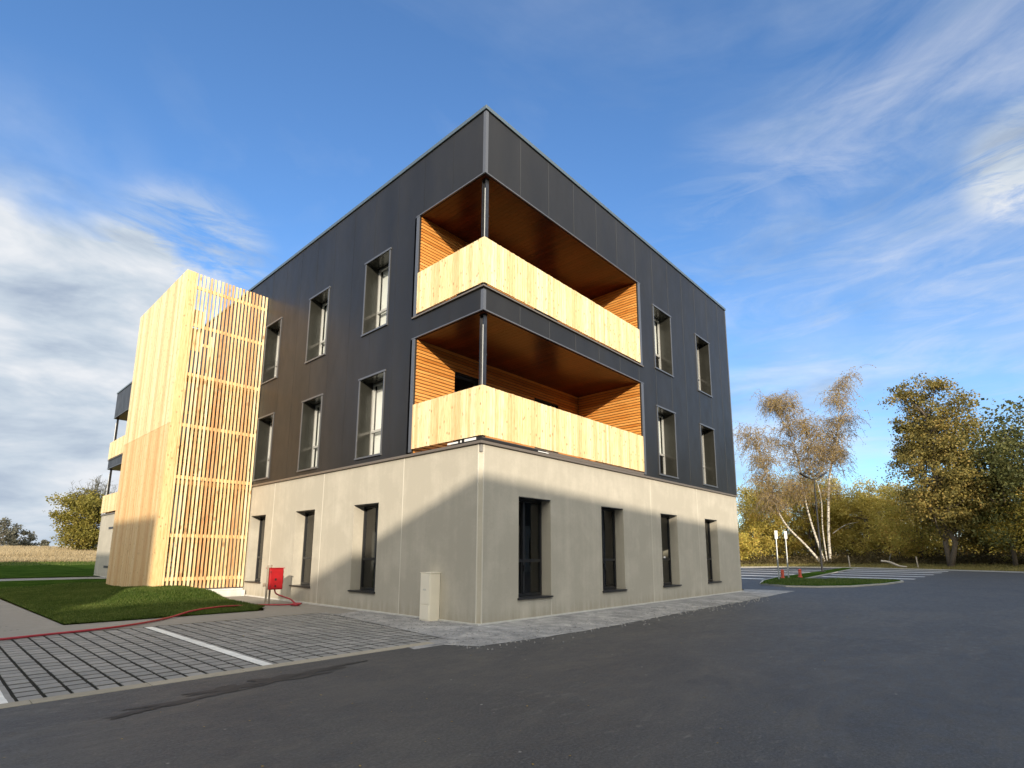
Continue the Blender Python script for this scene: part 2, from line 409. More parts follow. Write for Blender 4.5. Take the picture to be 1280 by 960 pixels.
def seams(axis, us, L):
    for k, u_ in enumerate(us):
        # each seam stops where an opening interrupts it
        spans = [(ZC+.08, ZR-.15)]
        for h in L:
            if h[0]-.05 < u_ < h[1]+.05:
                ns = []
                for s0, s1 in spans:
                    if h[2] > s0 and h[3] < s1: ns += [(s0, h[2]-.05), (h[3]+.05, s1)]
                    elif h[2] <= s0 < h[3]: ns.append((h[3]+.05, s1))
                    else: ns.append((s0, s1))
                spans = ns
        for s0, s1 in spans:
            if s1-s0 > .1: fbox(mb, axis, 0, u_-.006, u_+.006, s0, s1, -.006 if axis == 1 else -.0025, .004, 1 if axis == 1 else 0)
seams(1, [.10+1.145*k for k in range(1, 13)], holesRu+lgR)
seams(0, [.02+1.16*k for k in range(1, 31)], holesLu+lgL)
mb.build('cladding_wall', ['cladding', 'seam_metal'], bld)
# coping, drip flashing, corner trims
mb = MB()
for (x0, x1, y0, y1) in ((-.035, .40, -.035, YE+.035), (XE-.40, XE+.035, -.035, YE+.035), (.40, XE-.40, -.035, .40), (.40, XE-.40, YE-.40, YE+.035)):
    mb.box(x0, x1, y0, y1, ZR-.10, ZR)
mb.build('coping', 'coping', bld, bevel=.006)
mb = MB(); mb.box(.012, XE-.012, .012, YE-.012, ZR-.135, ZR-.098); mb.build('shadow_gap', 'darkgap', bld)
mb = MB(); mb.box(.3, XE-.3, .3, YE-.3, ZR-.55, ZR-.45); mb.build('roof', 'roofing', bld)
mb = MB()
fbox(mb, 0, 0, -.03, YE, ZC-.01, ZC+.05, -.03, .35); fbox(mb, 1, 0, .35, XE+.02, ZC-.01, ZC+.05, -.03, .35)
mb.build('drip_flashing', 'tanflash', bld)
mb = MB()
for z0, z1 in ((ZF+.003, ZR-.136), (Z1+.003, Z2-.05)):
    mb = MB(); mb.box(-.012, -.001, -.012, .075, z0, z1); mb.box(-.001, .075, -.012, -.001, z0, z1); mb.build('corner_trim', 'trim', bld)
mb = MB(); mb.box(XE-.06, XE+.012, -.012, -.001, ZC+.05, ZR-.136); mb.box(XE+.001, XE+.012, -.001, .06, ZC+.05, ZR-.136)
mb.build('corner_trim', 'trim', bld)

# floors inside so that storeys are separate rooms
mb = MB()
for z in (3.55, 7.15, 10.7): mb.box(.45, XE-.45, LY+.35, YE-FY-.35, z, z+.2); mb.box(LX+.25, XE-.45, .45, LY+.35, z, z+.2)
for y in (6.2, 9.6, 13, 18, 21.5, 25, 28.5): mb.box(.45, XE-.5, y, y+.1, .05, 11.5)
mb.box(5.5, 5.6, 2.9, 28, .05, 11.5)
mb.build('inner_floor', 'interior', bld)

def window(axis, a, b, z0, z1, depth, upper, blind=None, style=0, grp=None):
    """one window: lining and outer trim, frame, panes, sill."""
    mb = MB()
    if upper:
        t = .045
        # outer trim proud of the cladding
        fbox(mb, axis, 0, a-t, a, z0-.005, z1, -.018, .0); fbox(mb, axis, 0, b, b+t, z0-.005, z1, -.018, .0)
        fbox(mb, axis, 0, a-t-.03, b+t+.03, z1, z1+.05, -.032, .0)
        fbox(mb, axis, 0, a-t-.01, b+t+.01, z0-.05, z0-.005, -.04, .0)
        w = mb.build('window', 'trim', bld)
        ln = MB(); e = .012; d = depth
        fbox(ln, axis, 0, a+.001, a+e, z0+e, z1-e, .001, d); fbox(ln, axis, 0, b-e, b-.001, z0+e, z1-e, .001, d)
        fbox(ln, axis, 0, a+.001, b-.001, z1-e, z1-.001, .001, d); fbox(ln, axis, 0, a+.001, b-.001, z0+.001, z0+e, .001, d)
        ln.build('lining', 'reveal_metal', w)
    else:
        fbox(mb, axis, IN, a-.03, b+.03, z0-.035, z0+.004, -.045, depth)
        w = mb.build('window', 'sill_dark', bld)
        ln = MB(); fbox(ln, axis, IN, a+.002, b-.002, z1-.02, z1-.002, .003, depth); ln.build('head_lining', 'dark_frame', w)
    # frame
    fr = MB(); g = .055; f0, f1 = depth-.01, depth+.05
    off = 0 if upper else IN
    A, B_, C, D = a+.002, b-.002, z0+.012, z1-.02
    fbox(fr, axis, off, A, A+g, C, D, f0, f1); fbox(fr, axis, off, B_-g, B_, C, D, f0, f1)
    fbox(fr, axis, off, A+g, B_-g, C, C+g, f0, f1); fbox(fr, axis, off, A+g, B_-g, D-g, D, f0, f1)
    um = A + (B_-A)*.60 if axis == 0 else A + (B_-A)*.42
    if axis == 0: um = A + (B_-A)*.42
    zt = z0 + (z1-z0)*.36
    fbox(fr, axis, off, um-.035, um+.035, C+g, D-g, f0-.012, f1)
    fbox(fr, axis, off, A+g, um-.035, zt-.035, zt+.035, f0-.006, f1)
    fbox(fr, axis, off, um+.035, B_-g, zt-.035, zt+.035, f0-.006, f1)
    # opening light's inner frame and handle
    fbox(fr, axis, off, A+g, A+g+.03, C+g, zt-.035, f0+.01, f1-.005); fbox(fr, axis, off, um-.065, um-.035, C+g, zt-.035, f0+.01, f1-.005)
    fbox(fr, axis, off, um-.02, um+.0, zt-.25, zt-.10, f0-.05, f0-.012)
    fr.build('frame', 'alu' if upper else 'dark_frame', w)
    for (p0, p1, q0, q1) in ((A+g, um-.035, C+g, zt-.035), (A+g, um-.035, zt+.035, D-g), (um+.035, B_-g, C+g, zt-.035), (um+.035, B_-g, zt+.035, D-g)):
        gl = MB(); xm = depth+.025
        gl.quad(P(axis, off, p0, q0, xm), P(axis, off, p1, q0, xm), P(axis, off, p1, q1, xm), P(axis, off, p0, q1, xm))
        gl.build('pane', 'glass', w)
    if blind is not None:
        bl = MB(); xm = depth+.12; zb = z1-(z1-z0)*blind
        n = 1
        fbox(bl, axis, off, A+.03, B_-.03, zb, D, xm, xm+.01); fbox(bl, axis, off, A+.03, B_-.03, zb-.03, zb, xm-.01, xm+.02)
        bl.build('blind', 'blind', w)
    return w
for i, (a, b) in enumerate(WL):
    hid = TY0 < (a+b)/2 < TY1
    window(0, a, b, .49, 2.77, .32, False)
    if i == 6: continue
    window(0, a, b, 4.07, 6.33, .42, True, blind=1.0 if i in (0, 1) else .75)
    window(0, a, b, 7.71, 9.93, .42, True, blind=(.8 if i == 0 else 1.0 if i == 1 else .5))
for i, (a, b) in enumerate(WR_LO): window(1, a, b, .48, 2.77, .30, False)
for i, (a, b) in enumerate(WR_UP):
    window(1, a, b, 4.07, 6.33, .42, True, blind=.6 if i == 0 else None)
    window(1, a, b, 7.71, 9.93, .42, True, blind=.62 if i == 0 else None)
# the pale knob on the third ground floor window of the right facade
mb = MB(); mb.tube([(8.16, .02, 1.37), (8.16, -.02, 1.37), (8.16, -.03, 1.37)], [.02, .035, .03], 10); mb.build('window_knob', 'white_part', bld)

# --- corner loggias
def loggia(zf_, zc_, y_front, sgn, doors, lower, LX=LX, LY=LY):
    """box recess at the corner (0, y_front), going sgn along y; zf_ floor, zc_ ceiling."""
    Y = lambda t: y_front + sgn*t
    # horizontal slat lining: end wall facing the front, back wall, end wall at x = LX
    mb = MB(); pitch = .088; z = zf_+.02
    while z < zc_-.02:
        zt = min(z+pitch-.021, zc_-.004)
        h = (zf_-.1 < z < zf_+2.42)
        segs = [(.05, LX-.03)]
        if h:
            segs = []; c0 = .05
            for d0, d1 in doors: segs.append((c0, d0)); c0 = d1
            segs.append((c0, LX-.03))
        for s0, s1 in segs:
            mb.box(s0, s1, Y(LY-.025), Y(LY), z, zt)
        mb.box(LX-.025, LX, Y(.05), Y(LY-.028), z, zt)
        z += pitch
    mb.build('slat_lining', 'lining', bld)
    mb = MB()
    cells = [(d0, d1, zf_, zf_+2.44) for d0, d1 in doors]
    wall_cells(mb, 1, Y(LY+.01), .0, LX+.2, zf_, zc_, cells, .2, sgn)
    mb.box(LX+.005, LX+.2, Y(.43 if sgn > 0 else .31), Y(LY+.01), zf_, zc_)
    mb.build('balcony_wall', 'darkgap', bld)
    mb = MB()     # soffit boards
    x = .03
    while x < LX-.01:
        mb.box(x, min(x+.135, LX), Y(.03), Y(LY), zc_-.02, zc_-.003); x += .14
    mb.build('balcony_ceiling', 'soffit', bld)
    mb = MB(); mb.box(.02, LX+.1, Y(.02), Y(LY+.2), zc_-.002, zc_+.12); mb.build('ceiling_slab', 'darkgap', bld)
    mb = MB(); mb.box(.03, LX, Y(.03), Y(LY), zf_-.25, zf_); mb.build('balcony_floor', 'paving', bld)
    for d0, d1 in doors:
        fr = MB(); g = .06
        yd = Y(LY+.07)
        for (p0, p1, q0, q1) in ((d0+.002, d0+g, zf_, zf_+2.43), (d1-g, d1-.002, zf_, zf_+2.43), (d0+g, d1-g, zf_+2.36, zf_+2.43), (d0+g, d1-g, zf_, zf_+.1)):
            fr.box(p0, p1, yd, Y(LY+.13), q0, q1)
        d = fr.build('balcony_door', 'dark_frame', bld)
        pn = MB(); yy = Y(LY+.1); pn.quad((d0+g, yy, zf_+.1), (d1-g, yy, zf_+.1), (d1-g, yy, zf_+2.36), (d0+g, yy, zf_+2.36)); pn.build('pane', 'glass', d)
        hd = MB(); hd.box(d1-g+.02, d1-g+.04, yd-sgn*.04, yd, zf_+1.0, zf_+1.14); hd.build('handle', 'alu', d)
    # corner post with its welded flange
    mb = MB(); mb.box(.13, .23, Y(.11), Y(.125), zf_, zc_-.02); mb.box(.13, .23, Y(.225), Y(.24), zf_, zc_-.02); mb.box(.172, .188, Y(.125), Y(.225), zf_, zc_-.02)
    mb.box(.11, .25, Y(.09), Y(.26), zc_-.032, zc_-.02)
    mb.box(.21, .236, Y(.10), Y(.25), zc_-1.0, zc_-.96)
    po = mb.build('corner_post', 'steel', bld)
    mb = MB(); mb.tube([(.118, Y(.118), zf_), (.118, Y(.118), zc_-.28)], .011, 8); mb.build('post_strip', 'alu', po)  # thin pale strip added to give the post its bright line
    # frame trims round the opening
    mb = MB()
    mb.box(-.016, .0, Y(LY), Y(LY+.12), zf_+(.03 if lower else .02), zc_-.002)
    mb.box(LX, LX+.14, Y(-.016), Y(.0), zf_+(.03 if lower else .02), zc_-.002)
    mb.box(-.022, .03, Y(-.022), Y(LY+.15), zc_-.001, zc_+.028); mb.box(.03, LX+.17, Y(-.022), Y(.03), zc_-.001, zc_+.028)
    mb.build('opening_trim', 'trim', bld)
    # flashing under the railing
    if not lower:
        mb = MB(); mb.box(-.05, .3, Y(-.05), Y(LY+.14), zf_+.0, zf_+.035); mb.box(.3, LX+.16, Y(-.05), Y(.3), zf_+.0, zf_+.035)
        mb.build('balcony_flashing', 'tanflash', bld)
        mb = MB(); mb.box(.0, .03, Y(.0), Y(LY), zf_+.035, zf_+.09); mb.box(.03, LX, Y(.0), Y(.03), zf_+.035, zf_+.09); mb.build('flashing_gap', 'darkgap', bld)
    else:
        mb = MB(); mb.box(-.012, .02, Y(-.012), Y(1.0), zf_+.005, zf_+.075); mb.box(.02, 2.2, Y(-.012), Y(.02), zf_+.005, zf_+.06)
        mb.box(-.02, .01, Y(.15), Y(.52), zf_+.02, zf_+.075, 1); mb.box(-.02, .01, Y(.62), Y(.66), zf_+.02, zf_+.07, 1); mb.box(-.02, .01, Y(.74), Y(1.1), zf_+.02, zf_+.06, 1)
        mb.box(1.9, 2.3, Y(-.02), Y(.01), zf_+.01, zf_+.03, 1)
        mb.box(.02, LX, Y(.003), Y(.02), zf_+.005, zf_+.08, 2)
        mb.build('balcony_flashing', ['darkgap', 'white_part', 'tanflash'], bld)
    # railings of upright boards
    zb, zt = (zf_+.10, zf_+1.23)
    for ax in (0, 1):
        mb = MB(); t = -.02; L = LY-.02 if ax == 0 else LX-.02
        while t < L-.02:
            w_ = R.choice((.08, .09, .095, .11, .13)); e = min(t+w_, L); j = R.uniform(0, .006); zj = R.uniform(-.004, .004)
            if ax == 0: mb.box(-.034-j, -.008, Y(t), Y(e-.013), zb+zj, zt+zj)
            else: mb.box(max(t, -.006) if t < 0 else t, e-.013, Y(-.034-j), Y(-.008), zb+zj, zt+zj)
            t = e
        o = mb.build('railing', 'pine', bld)
        mb = MB()
        for zz in (zb+.15, zt-.15):
            if ax == 0: mb.box(-.007, .03, Y(.04), Y(LY-.03), zz, zz+.06)
            else: mb.box(.035, LX-.03, Y(-.007), Y(.03), zz, zz+.06)
        mb.build('rail_bar', 'steel', o)
loggia(ZC+.06, Z1, 0, 1, [(1.33, 2.24), (4.68, 5.92)], True)
loggia(Z2+.0, ZF, 0, 1, [(1.33, 2.24), (4.68, 5.92)], False)
loggia(ZC+.06, Z1, YE, -1, [], True, FX, FY)
loggia(Z2+.0, ZF, YE, -1, [], False, FX, FY)
# vents in the far end of the left ground floor
mb = MB()
for z in (.55, 2.9): fbox(mb, 0, IN, 32.2, 33.3, z, z+.13, -.02, .02)
mb.build('wall_vent', 'black_plastic', bld)

# ------------------------------------------------------------------ stair tower
tw = thing('stair_tower', 'tall timber stair enclosure with slatted front and solid boarded side, on the left facade', 'stair tower', (-1.4, 14.6, 0))
def tpart(mb, name, mat, **k): return put(mb.build(name, mat, **k), tw)
mb = MB(); mb.box(TX0+.1, -.0, TY0+.03, TY1-.05, -.1, TZ0-.03); mb.box(-2.75, -.03, TY0-.25, TY0+.03, -.1, TZ0-.08)
tpart(mb, 'concrete_base', 'concrete_pale', bevel=.01)
def boards(mb, x0, x1, ya, yb, za, zb, mi=0):
    y = ya
    while y < yb-.02:
        w_ = R.choice((.10, .12, .14)); e = min(y+w_, yb); j = R.uniform(0, .004)
        mb.box(x0-j, x1, y, e-.006, za, zb, mi); y = e
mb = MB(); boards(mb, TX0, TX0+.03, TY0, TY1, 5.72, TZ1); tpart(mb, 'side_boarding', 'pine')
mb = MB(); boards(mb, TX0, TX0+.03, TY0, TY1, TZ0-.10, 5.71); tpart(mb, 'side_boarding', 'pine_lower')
mb = MB(); mb.box(TX0+.032, TX1-2.5, TY0+.002, TY0+.03, TZ0-.08, TZ1-.0); mb.box(TX0+.032, TX0+.2, TY0+.032, TY1, TZ0, TZ1-.01)
tpart(mb, 'side_wall_core', 'pine_lower')
# slatted front: upright slats with cross rails
mb = MB(); n = 21; x = TX0+.29; pit = (TX1-.06-x)/(n-1)
for k in range(n):
    xx = x+pit*k; mb.box(xx, xx+.062, TY0-.0+R.uniform(-.002, .002), TY0+.04, TZ0+.02, TZ1-.02+R.uniform(-.01, .01))
tpart(mb, 'slat_screen', 'slat_wood')
for z in (10.68, 9.29, 7.50, 5.72, 3.95, 2.02, .62):
    mb = MB(); mb.box(TX0+.235, TX1+.01, TY0+.041, TY0+.085, z-.055, z+.055); tpart(mb, 'cross_rail', 'slat_wood')
mb = MB()   # rear frame
for z in (10.68, 7.50, 3.95, .62): mb.box(TX0+.21, TX1, TY1-.10, TY1-.04, z-.06, z+.06)
for xx in (TX0+.21, -1.5, -.16): mb.box(xx, xx+.10, TY1-.14, TY1-.10, TZ0, TZ1-.05)
tpart(mb, 'rear_frame', 'slat_wood')
mb = MB()
k = 0
for xx in [TX0+.25+.128*i for i in range(20)]: mb.box(xx, xx+.062, TY1-.04, TY1, TZ0, 9.3)
tpart(mb, 'rear_screen', 'slat_wood')
# stair flights and landings
for (z0, z1, yy0, yy1, xa, xb) in ((.3, 2.0, 12.6, 15.8, -2.5, -1.5), (2.0, 3.85, 15.8, 12.6, -1.35, -.35), (3.85, 5.7, 12.6, 15.8, -2.5, -1.5), (5.7, 7.5, 15.8, 12.6, -1.35, -.35)):
    mb = MB(); ns = 10
    for i in range(ns):
        t = i/ns; y0 = yy0+(yy1-yy0)*t; y1 = yy0+(yy1-yy0)*(t+1/ns); z = z0+(z1-z0)*(i+1)/ns
        mb.box(xa, xb, y0, y1, z-.05, z)
    for xs in (xa-.04, xb):
        kx = len(mb.v)
        a = (z0-.25, z0+.05); b = (z1-.25, z1+.05)
        mb.v += [(xs, yy0, a[0]), (xs+.04, yy0, a[0]), (xs+.04, yy1, b[0]), (xs, yy1, b[0]), (xs, yy0, a[1]), (xs+.04, yy0, a[1]), (xs+.04, yy1, b[1]), (xs, yy1, b[1])]
        for f_ in ((0, 3, 2, 1), (4, 5, 6, 7), (0, 1, 5, 4), (1, 2, 6, 5), (2, 3, 7, 6), (3, 0, 4, 7)): mb.f.append(tuple(kx+i for i in f_)); mb.mi.append(0)
    tpart(mb, 'stair_flight', 'grey_wood')
for z, ya, yb in ((2.0, 15.85, 17.2), (3.85, 12.05, 12.6), (5.7, 15.85, 17.2), (7.5, 12.05, 12.6)):
    mb = MB(); mb.box(-2.5, -.1, ya, yb, z-.12, z); tpart(mb, 'landing', 'slat_wood')
mb = MB(); mb.box(-2.42, -2.02, 12.22, 12.26, 9.35, 9.95); mb.box(-2.45, -2.05, 12.22, 12.26, 8.45, 9.25); tpart(mb, 'guard_panel', 'pine')

# ------------------------------------------------------------------ ground
def gh(x, y):
    h = -.06
    # field rising slowly behind, bank beyond the car park
    if y > 60: h += 2.1*min(1, max(0, (y-80)/60))**1.0*(1 if x < 60 else max(0, 1-(x-60)/60))
    dx = x-70
    if dx > 0: h += 1.4*min(1, dx/22)**1.2
    h += .25*noise.noise(Vector((x*.05, y*.05, 0)))*min(1, max(0, (math.hypot(x, y)-60)/60))
    return h
mb = MB()
def steps(lo, hi, fine_lo, fine_hi, fs, cs):
    v = []; t = lo
    while t < hi: v.append(t); t += fs if fine_lo <= t < fine_hi else cs
    v.append(hi); return v
xs = [-2500, -1200, -500, -250] + steps(-120, 180, -10, 120, 4, 12) + [300, 600, 1200, 2500]
ys = [-2500, -1200, -500, -250] + steps(-120, 200, -20, 160, 4, 12) + [300, 600, 1200, 2500]
for x in xs:
    for y in ys: mb.v.append((x, y, gh(x, y)))
ny = len(ys)
for i in range(len(xs)-1):
    for j in range(ny-1): mb.f.append((i*ny+j, (i+1)*ny+j, (i+1)*ny+j+1, i*ny+j+1)); mb.mi.append(0)
tag(mb.build('ground', 'rough_ground', smooth=True), kind='structure')

mb = MB()
road = [(-70, -24.0), (75, -24.0)]
mb.poly([(-70, -70), (40, -70), (50, -24), (57.5, -9), (62, -3), (66, 6), (63, 13), (52, 18), (16.2, 18), (16.2, -1.2), (-2, -1.06), (-70, -1.06)], 0)
tag(mb.build('road', 'asphalt', fixn=False), kind='structure')
# stain
def blob(mb, cx, cy, a, b, rot, z, n=28, rough=.35, seed=0):
    rr = random.Random(seed); ph = [rr.uniform(0, 6.28) for _ in range(5)]
    pts = []
    for i in range(n):
        t = 2*math.pi*i/n; k = 1+rough*(.5*math.sin(3*t+ph[0])+.35*math.sin(5*t+ph[1])+.35*math.sin(8*t+ph[2])+.2*math.sin(11*t+ph[3]))
        x = a*k*math.cos(t); y = b*k*math.sin(t); pts.append((cx+x*math.cos(rot)-y*math.sin(rot), cy+x*math.sin(rot)+y*math.cos(rot)))
    mb.poly(pts, z)
simple('damp', (.022, .021, .021), .7, 0, .3, 8)
mb = MB()
for i, (cx, cy, a, b, rt) in enumerate(((-5.95, -2.02, .42, .045, .1), (-5.45, -1.83, .38, .09, .14), (-4.95, -1.78, .40, .10, .05), (-4.45, -1.68, .42, .055, .1), (-3.95, -1.58, .25, .03, .1), (-6.4, -2.15, .2, .03, .2))):
    blob(mb, cx, cy, a*1.1, b*1.5, rt, .004+.0005*i, 60, .75, i+3)
tag(mb.build('road_stain', 'damp', fixn=False), kind='structure')
# gravel strip
def wob(pts, amp, step=.25, seed=1):
    rr = random.Random(seed); out = []
    for (a, b) in zip(pts[:-1], pts[1:]):
        L = math.dist(a, b); n = max(1, int(L/step))
        for k in range(n):
            t = k/n; out.append((a[0]+(b[0]-a[0])*t+rr.uniform(-amp, amp), a[1]+(b[1]-a[1])*t+rr.uniform(-amp, amp)))
    out.append(pts[-1]); return out
mb = MB()
mb.poly([(-2.6, -1.3), (-1.2, -1.3), (-1.0, -.7), (-1.5, -.75), (-2.5, -.95)], .003)
edge = wob([(16.6, -1.45), (10, -1.75), (5.8, -1.85), (1.7, -2.03), (-.6, -1.95), (-1.74, -1.82), (-2.1, -1.15)], .025)
mb.poly([(-1.6, -.86), (-.95, 4.05), (.05, 4.3), (.05, .05), (14.8, .05), (16.3, .5)]+edge, .006)
tag(mb.build('gravel_strip', 'gravel', fixn=False), kind='structure')
mb = MB()   # loose stones on the strip and its edge
for i in range(1500):
    if R.random() < .75: x = R.uniform(-2, 12); y = R.gauss(-1.5, .35); 
    else: x = R.uniform(-1.6, -.1); y = R.uniform(-1.5, 4)
    if y > -.05 and x > -.05: continue
    s = R.uniform(.006, .018)
    mb.tube([(x, y, -.0), (x, y, s*.8), (x, y, s*1.5)], [s*1.1, s, s*.4], 5)
tag(mb.build('loose_stones', 'gravel'), 'loose pale grit scattered along the foot of the concrete wall', 'gravel', kind='stuff')
# footpaths
mb = MB()
mb.poly([(-60, 4.72), (-1.0, 4.72), (-.9, 4.0), (.03, 4.2), (.03, 11.9), (-1.88, 11.9), (-1.5, 9), (-1.42, 6.9), (-1.7, 6.22), (-5.72, 6.18), (-5.95, 16), (-6.1, 29.5), (-.2, 29.5), (.03, 30.2), (.03, 34), (-6.2, 33.5), (-6.5, 80), (-9.5, 80), (-9.5, 6.2), (-60, 6.2)], -.004)
tag(mb.build('footpath', 'paving', fixn=False), kind='structure')
mb = MB()
for yy, n_ in ((6.55, 9), (5.75, 10)):
    for k in range(n_): blob(mb, -7.25+k*.09, yy+.02*k, .022, .022, 0, .001, 8, 0, k)
tag(mb.build('footpath_studs', 'darkgap', fixn=False), kind='structure')
# paver bed
mb = MB(); mb.poly([(-14, -1.0), (-2.2, -1.0), (-1.5, -.86), (-.95, 4.05), (-1.0, 4.72), (-14, 4.72)], -.0105)
tag(mb.build('paving_bed', 'joint_soil', fixn=False), kind='structure')
mb = MB(); px_, py_ = .2163, .252
def xr(y): return -1.62+(y+.86)*.135
x = -7.30
ix = 0
while x > -14: x -= px_
while x < -1.0:
    iy = 0; y = -.86
    while y < 4.66:
        y1_ = min(y+py_, 4.70)
        if x+px_ < xr(y)+.40:
            white = (-4.64 < x+px_/2 < -4.42) or (-7.32 < x+px_/2 < -7.09) or (-9.9 < x+px_/2 < -9.65)
            zz = -.004+R.uniform(-.0025, .0025); jx = R.uniform(-.002, .002)
            w0, w1 = x+.017+jx, x+px_-.017+jx
            if white: mid = (w0+w1)/2; mb.box(w0, w1-.05, y+.005, y1_-.006, -.03, zz, 1); mb.box(w1-.05, w1, y+.005, y1_-.006, -.03, zz, 0)
            else: mb.box(w0, w1, y+.022+R.uniform(0, .012), y1_-.022, -.05, zz, 0)
        y += py_; iy += 1
    x += px_; ix += 1
tag(mb.build('parking_paving', ['paver', 'paver_white'], bevel=0), kind='structure')
mb = MB(); x = -14
while x < -2.3:
    mb.box(x+.002, x+.998, -1.075, -.865, -.05, .006); x += 1.0
tag(mb.build('kerb', 'kerb', bevel=.008), kind='structure')

# lawn with a mound, left of the building
def sm(t): t = max(0, min(1, t)); return t*t*(3-2*t)
def lawn_h(x, y):
    ed = min(sm((y-6.2)/.5), sm((x+5.8)/.5))
    m = .16*sm((y-6.6)/4.0)*(.3+.7*sm((x+4.9)/1.6)) + .19*sm((y-8.8)/1.5)*sm((x+4.35)/.9)*(1-.55*sm((x+2.1)/.9))*(1-sm((y-12.2)/1.5))
    m2 = .10*sm((y-12)/4)*sm((x+5.2)/1.5)
    if y > 18: m *= 1-sm((y-18)/9); m2 *= 1-sm((y-18)/9)
    return .015+ed*(m+m2*.4+.03*noise.noise(Vector((x*.9, y*.9, 3)))+.02)
mb = MB()
def grid(x0f, x1f, y0, y1, nx, ny_):
    k = len(mb.v)
    for j in range(ny_+1):
        y = y0+(y1-y0)*j/ny_
        for i in range(nx+1):
            x = x0f(y)+(x1f(y)-x0f(y))*i/nx; mb.v.append((x, y, lawn_h(x, y)))
    for j in range(ny_):
        for i in range(nx): a = k+j*(nx+1)+i; mb.f.append((a, a+1, a+nx+2, a+nx+1)); mb.mi.append(0)
XL = lambda y: -5.72-.018*(y-6.2)
def XRt(y):
    if y < 6.9: return -1.85+.45*sm((y-6.2)/.7)
    if y < 11.9: return -1.40-.45*((y-6.9)/5)
    return -2.79 if y < 17.86 else -.0
grid(XL, XRt, 6.2, 11.9, 40, 48); grid(XL, lambda y: -2.79, 11.9, 17.87, 30, 36); grid(XL, lambda y: -.0, 17.87, 29.5, 36, 40)
grid(lambda y: -6.35, lambda y: .0, 33.7, 90, 10, 30); grid(lambda y: -30, lambda y: -9.6, 6.3, 90, 12, 40); grid(lambda y: .0, lambda y: 30, 36.2, 90, 12, 30)
tag(mb.build('lawn', 'turf', smooth=True, fixn=False), kind='structure')
mb = MB()
def blade(mb, x, y, z, h, w, lean):
    a = R.uniform(0, 6.28); dx, dy = math.cos(a)*w, math.sin(a)*w; lx, ly = R.gauss(0, lean), R.gauss(0, lean)
    mb.tri((x-dx, y-dy, z), (x+dx, y+dy, z), (x+lx, y+ly, z+h))
for i in range(120000):
    y = 6.22+(R.random()**1.3)*15; x0, x1 = XL(y), XRt(y); x = R.uniform(x0+.01, x1-.01)
    blade(mb, x, y, lawn_h(x, y)-.005, R.uniform(.025, .065), .008, .02)
tag(mb.build('lawn_grass', 'green_blade', fixn=False), 'short mown lawn grass between the footpath and the stair tower', 'grass', kind='stuff')
# far field: tall dry grass
mb = MB()
for i in range(60000):
    px = R.uniform(-60, 160); D = R.uniform(96, 150) if R.random() < .7 else R.uniform(150, 260)
    p = at(px, D); z = gh(p.x, p.y); hh = R.uniform(.5, 1.0)*(1 if D > 106 else .7)
    blade(mb, p.x, p.y, z-.05, hh, .07, .25)
tag(mb.build('dry_field_grass', 'dry_grass', fixn=False), 'tall straw coloured grass across the field at the horizon', 'grass', kind='stuff')
mb = MB()
pts = []
for i in range(9000):
    px = R.uniform(-60, 160); D = R.uniform(82, 100); p = at(px, D); z = gh(p.x, p.y); blade(mb, p.x, p.y, z-.02, R.uniform(.12, .3), .06, .1)
tag(mb.build('field_edge_grass', 'green_blade', fixn=False), 'green grass strip in front of the dry field', 'grass', kind='stuff')

mb = MB()
for i in range(420):
    x = R.uniform(-7.5, 12); y = R.uniform(-6.5, -1.2) if R.random() < .7 else R.uniform(-1, 4.5)
    if y > -1.1 and x > -1.2: continue
    c = Vector((x, y, .006)); a = R.uniform(0, 6.28); s_ = R.uniform(.006, .017); d = Vector((math.cos(a), math.sin(a), R.uniform(-.1, .25)))*s_; e_ = Vector((-math.sin(a), math.cos(a), R.uniform(-.1, .3)))*s_*.6
    mb.quad(c-d, c+e_, c+d, c-e_)
tag(mb.build('fallen_leaves', 'leaf_rust', fixn=False), 'small dry leaves and crumbs scattered over the road and the paving', 'leaves', kind='stuff')

# far car park
mb = MB()
isl = [(19.3, -.3), (19.9, -1.5), (21.5, -2.55), (25.4, -3.35), (29.0, -3.6), (30.4, -3.3), (31.0, -2.4), (29.2, -.6), (28.4, 1.3), (64.0, 5.2), (64.0, 6.6), (28.6, 3.1), (24, 2.3), (20.6, 1.3)]
mb.prism(isl, -.05, .07)
tag(mb.build('island_kerb', 'kerb_grey', fixn=True), kind='structure')
def inset(pts, d):
    cx = sum(p[0] for p in pts)/len(pts); out = []
    n = len(pts)
    for i in range(n):
        a, b, c = Vector(pts[i-1]), Vector(pts[i]), Vector(pts[(i+1) % n])
        e1 = (b-a).normalized(); e2 = (c-b).normalized(); n1 = Vector((-e1.y, e1.x)); n2 = Vector((-e2.y, e2.x)); nn = (n1+n2)
        if nn.length < .3: nn = n1
        nn.normalize(); out.append((b.x+nn.x*d, b.y+nn.y*d))
    return out
mb = MB(); mb.poly(inset(isl, .10), .076); tag(mb.build('island_grass', 'turf', fixn=False), kind='structure')
mb = MB()
for i in range(9000):
    x = R.uniform(19.8, 30); y = R.uniform(-3.2, 2.2)
    if x > 28 and y > 0: continue
    if y < -.3-(x-19.3)*.55 or y > 1.1+(x-20)*.15: continue
    blade(mb, x, y, .07, R.uniform(.04, .12), .012, .03)
tag(mb.build('island_tufts', 'green_blade', fixn=False), 'short grass growing on the kerbed island in the car park', 'grass', kind='stuff')
mb = MB()
def stripe(x0, y0, x1, y1, w):
    d = Vector((x1-x0, y1-y0)).normalized(); n_ = Vector((-d.y, d.x))*w/2
    k = len(mb.v); mb.v += [(x0-n_.x, y0-n_.y, .005), (x0+n_.x, y0+n_.y, .005), (x1+n_.x, y1+n_.y, .005), (x1-n_.x, y1-n_.y, .005)]
    mb.f.append((k, k+1, k+2, k+3)); mb.mi.append(0)
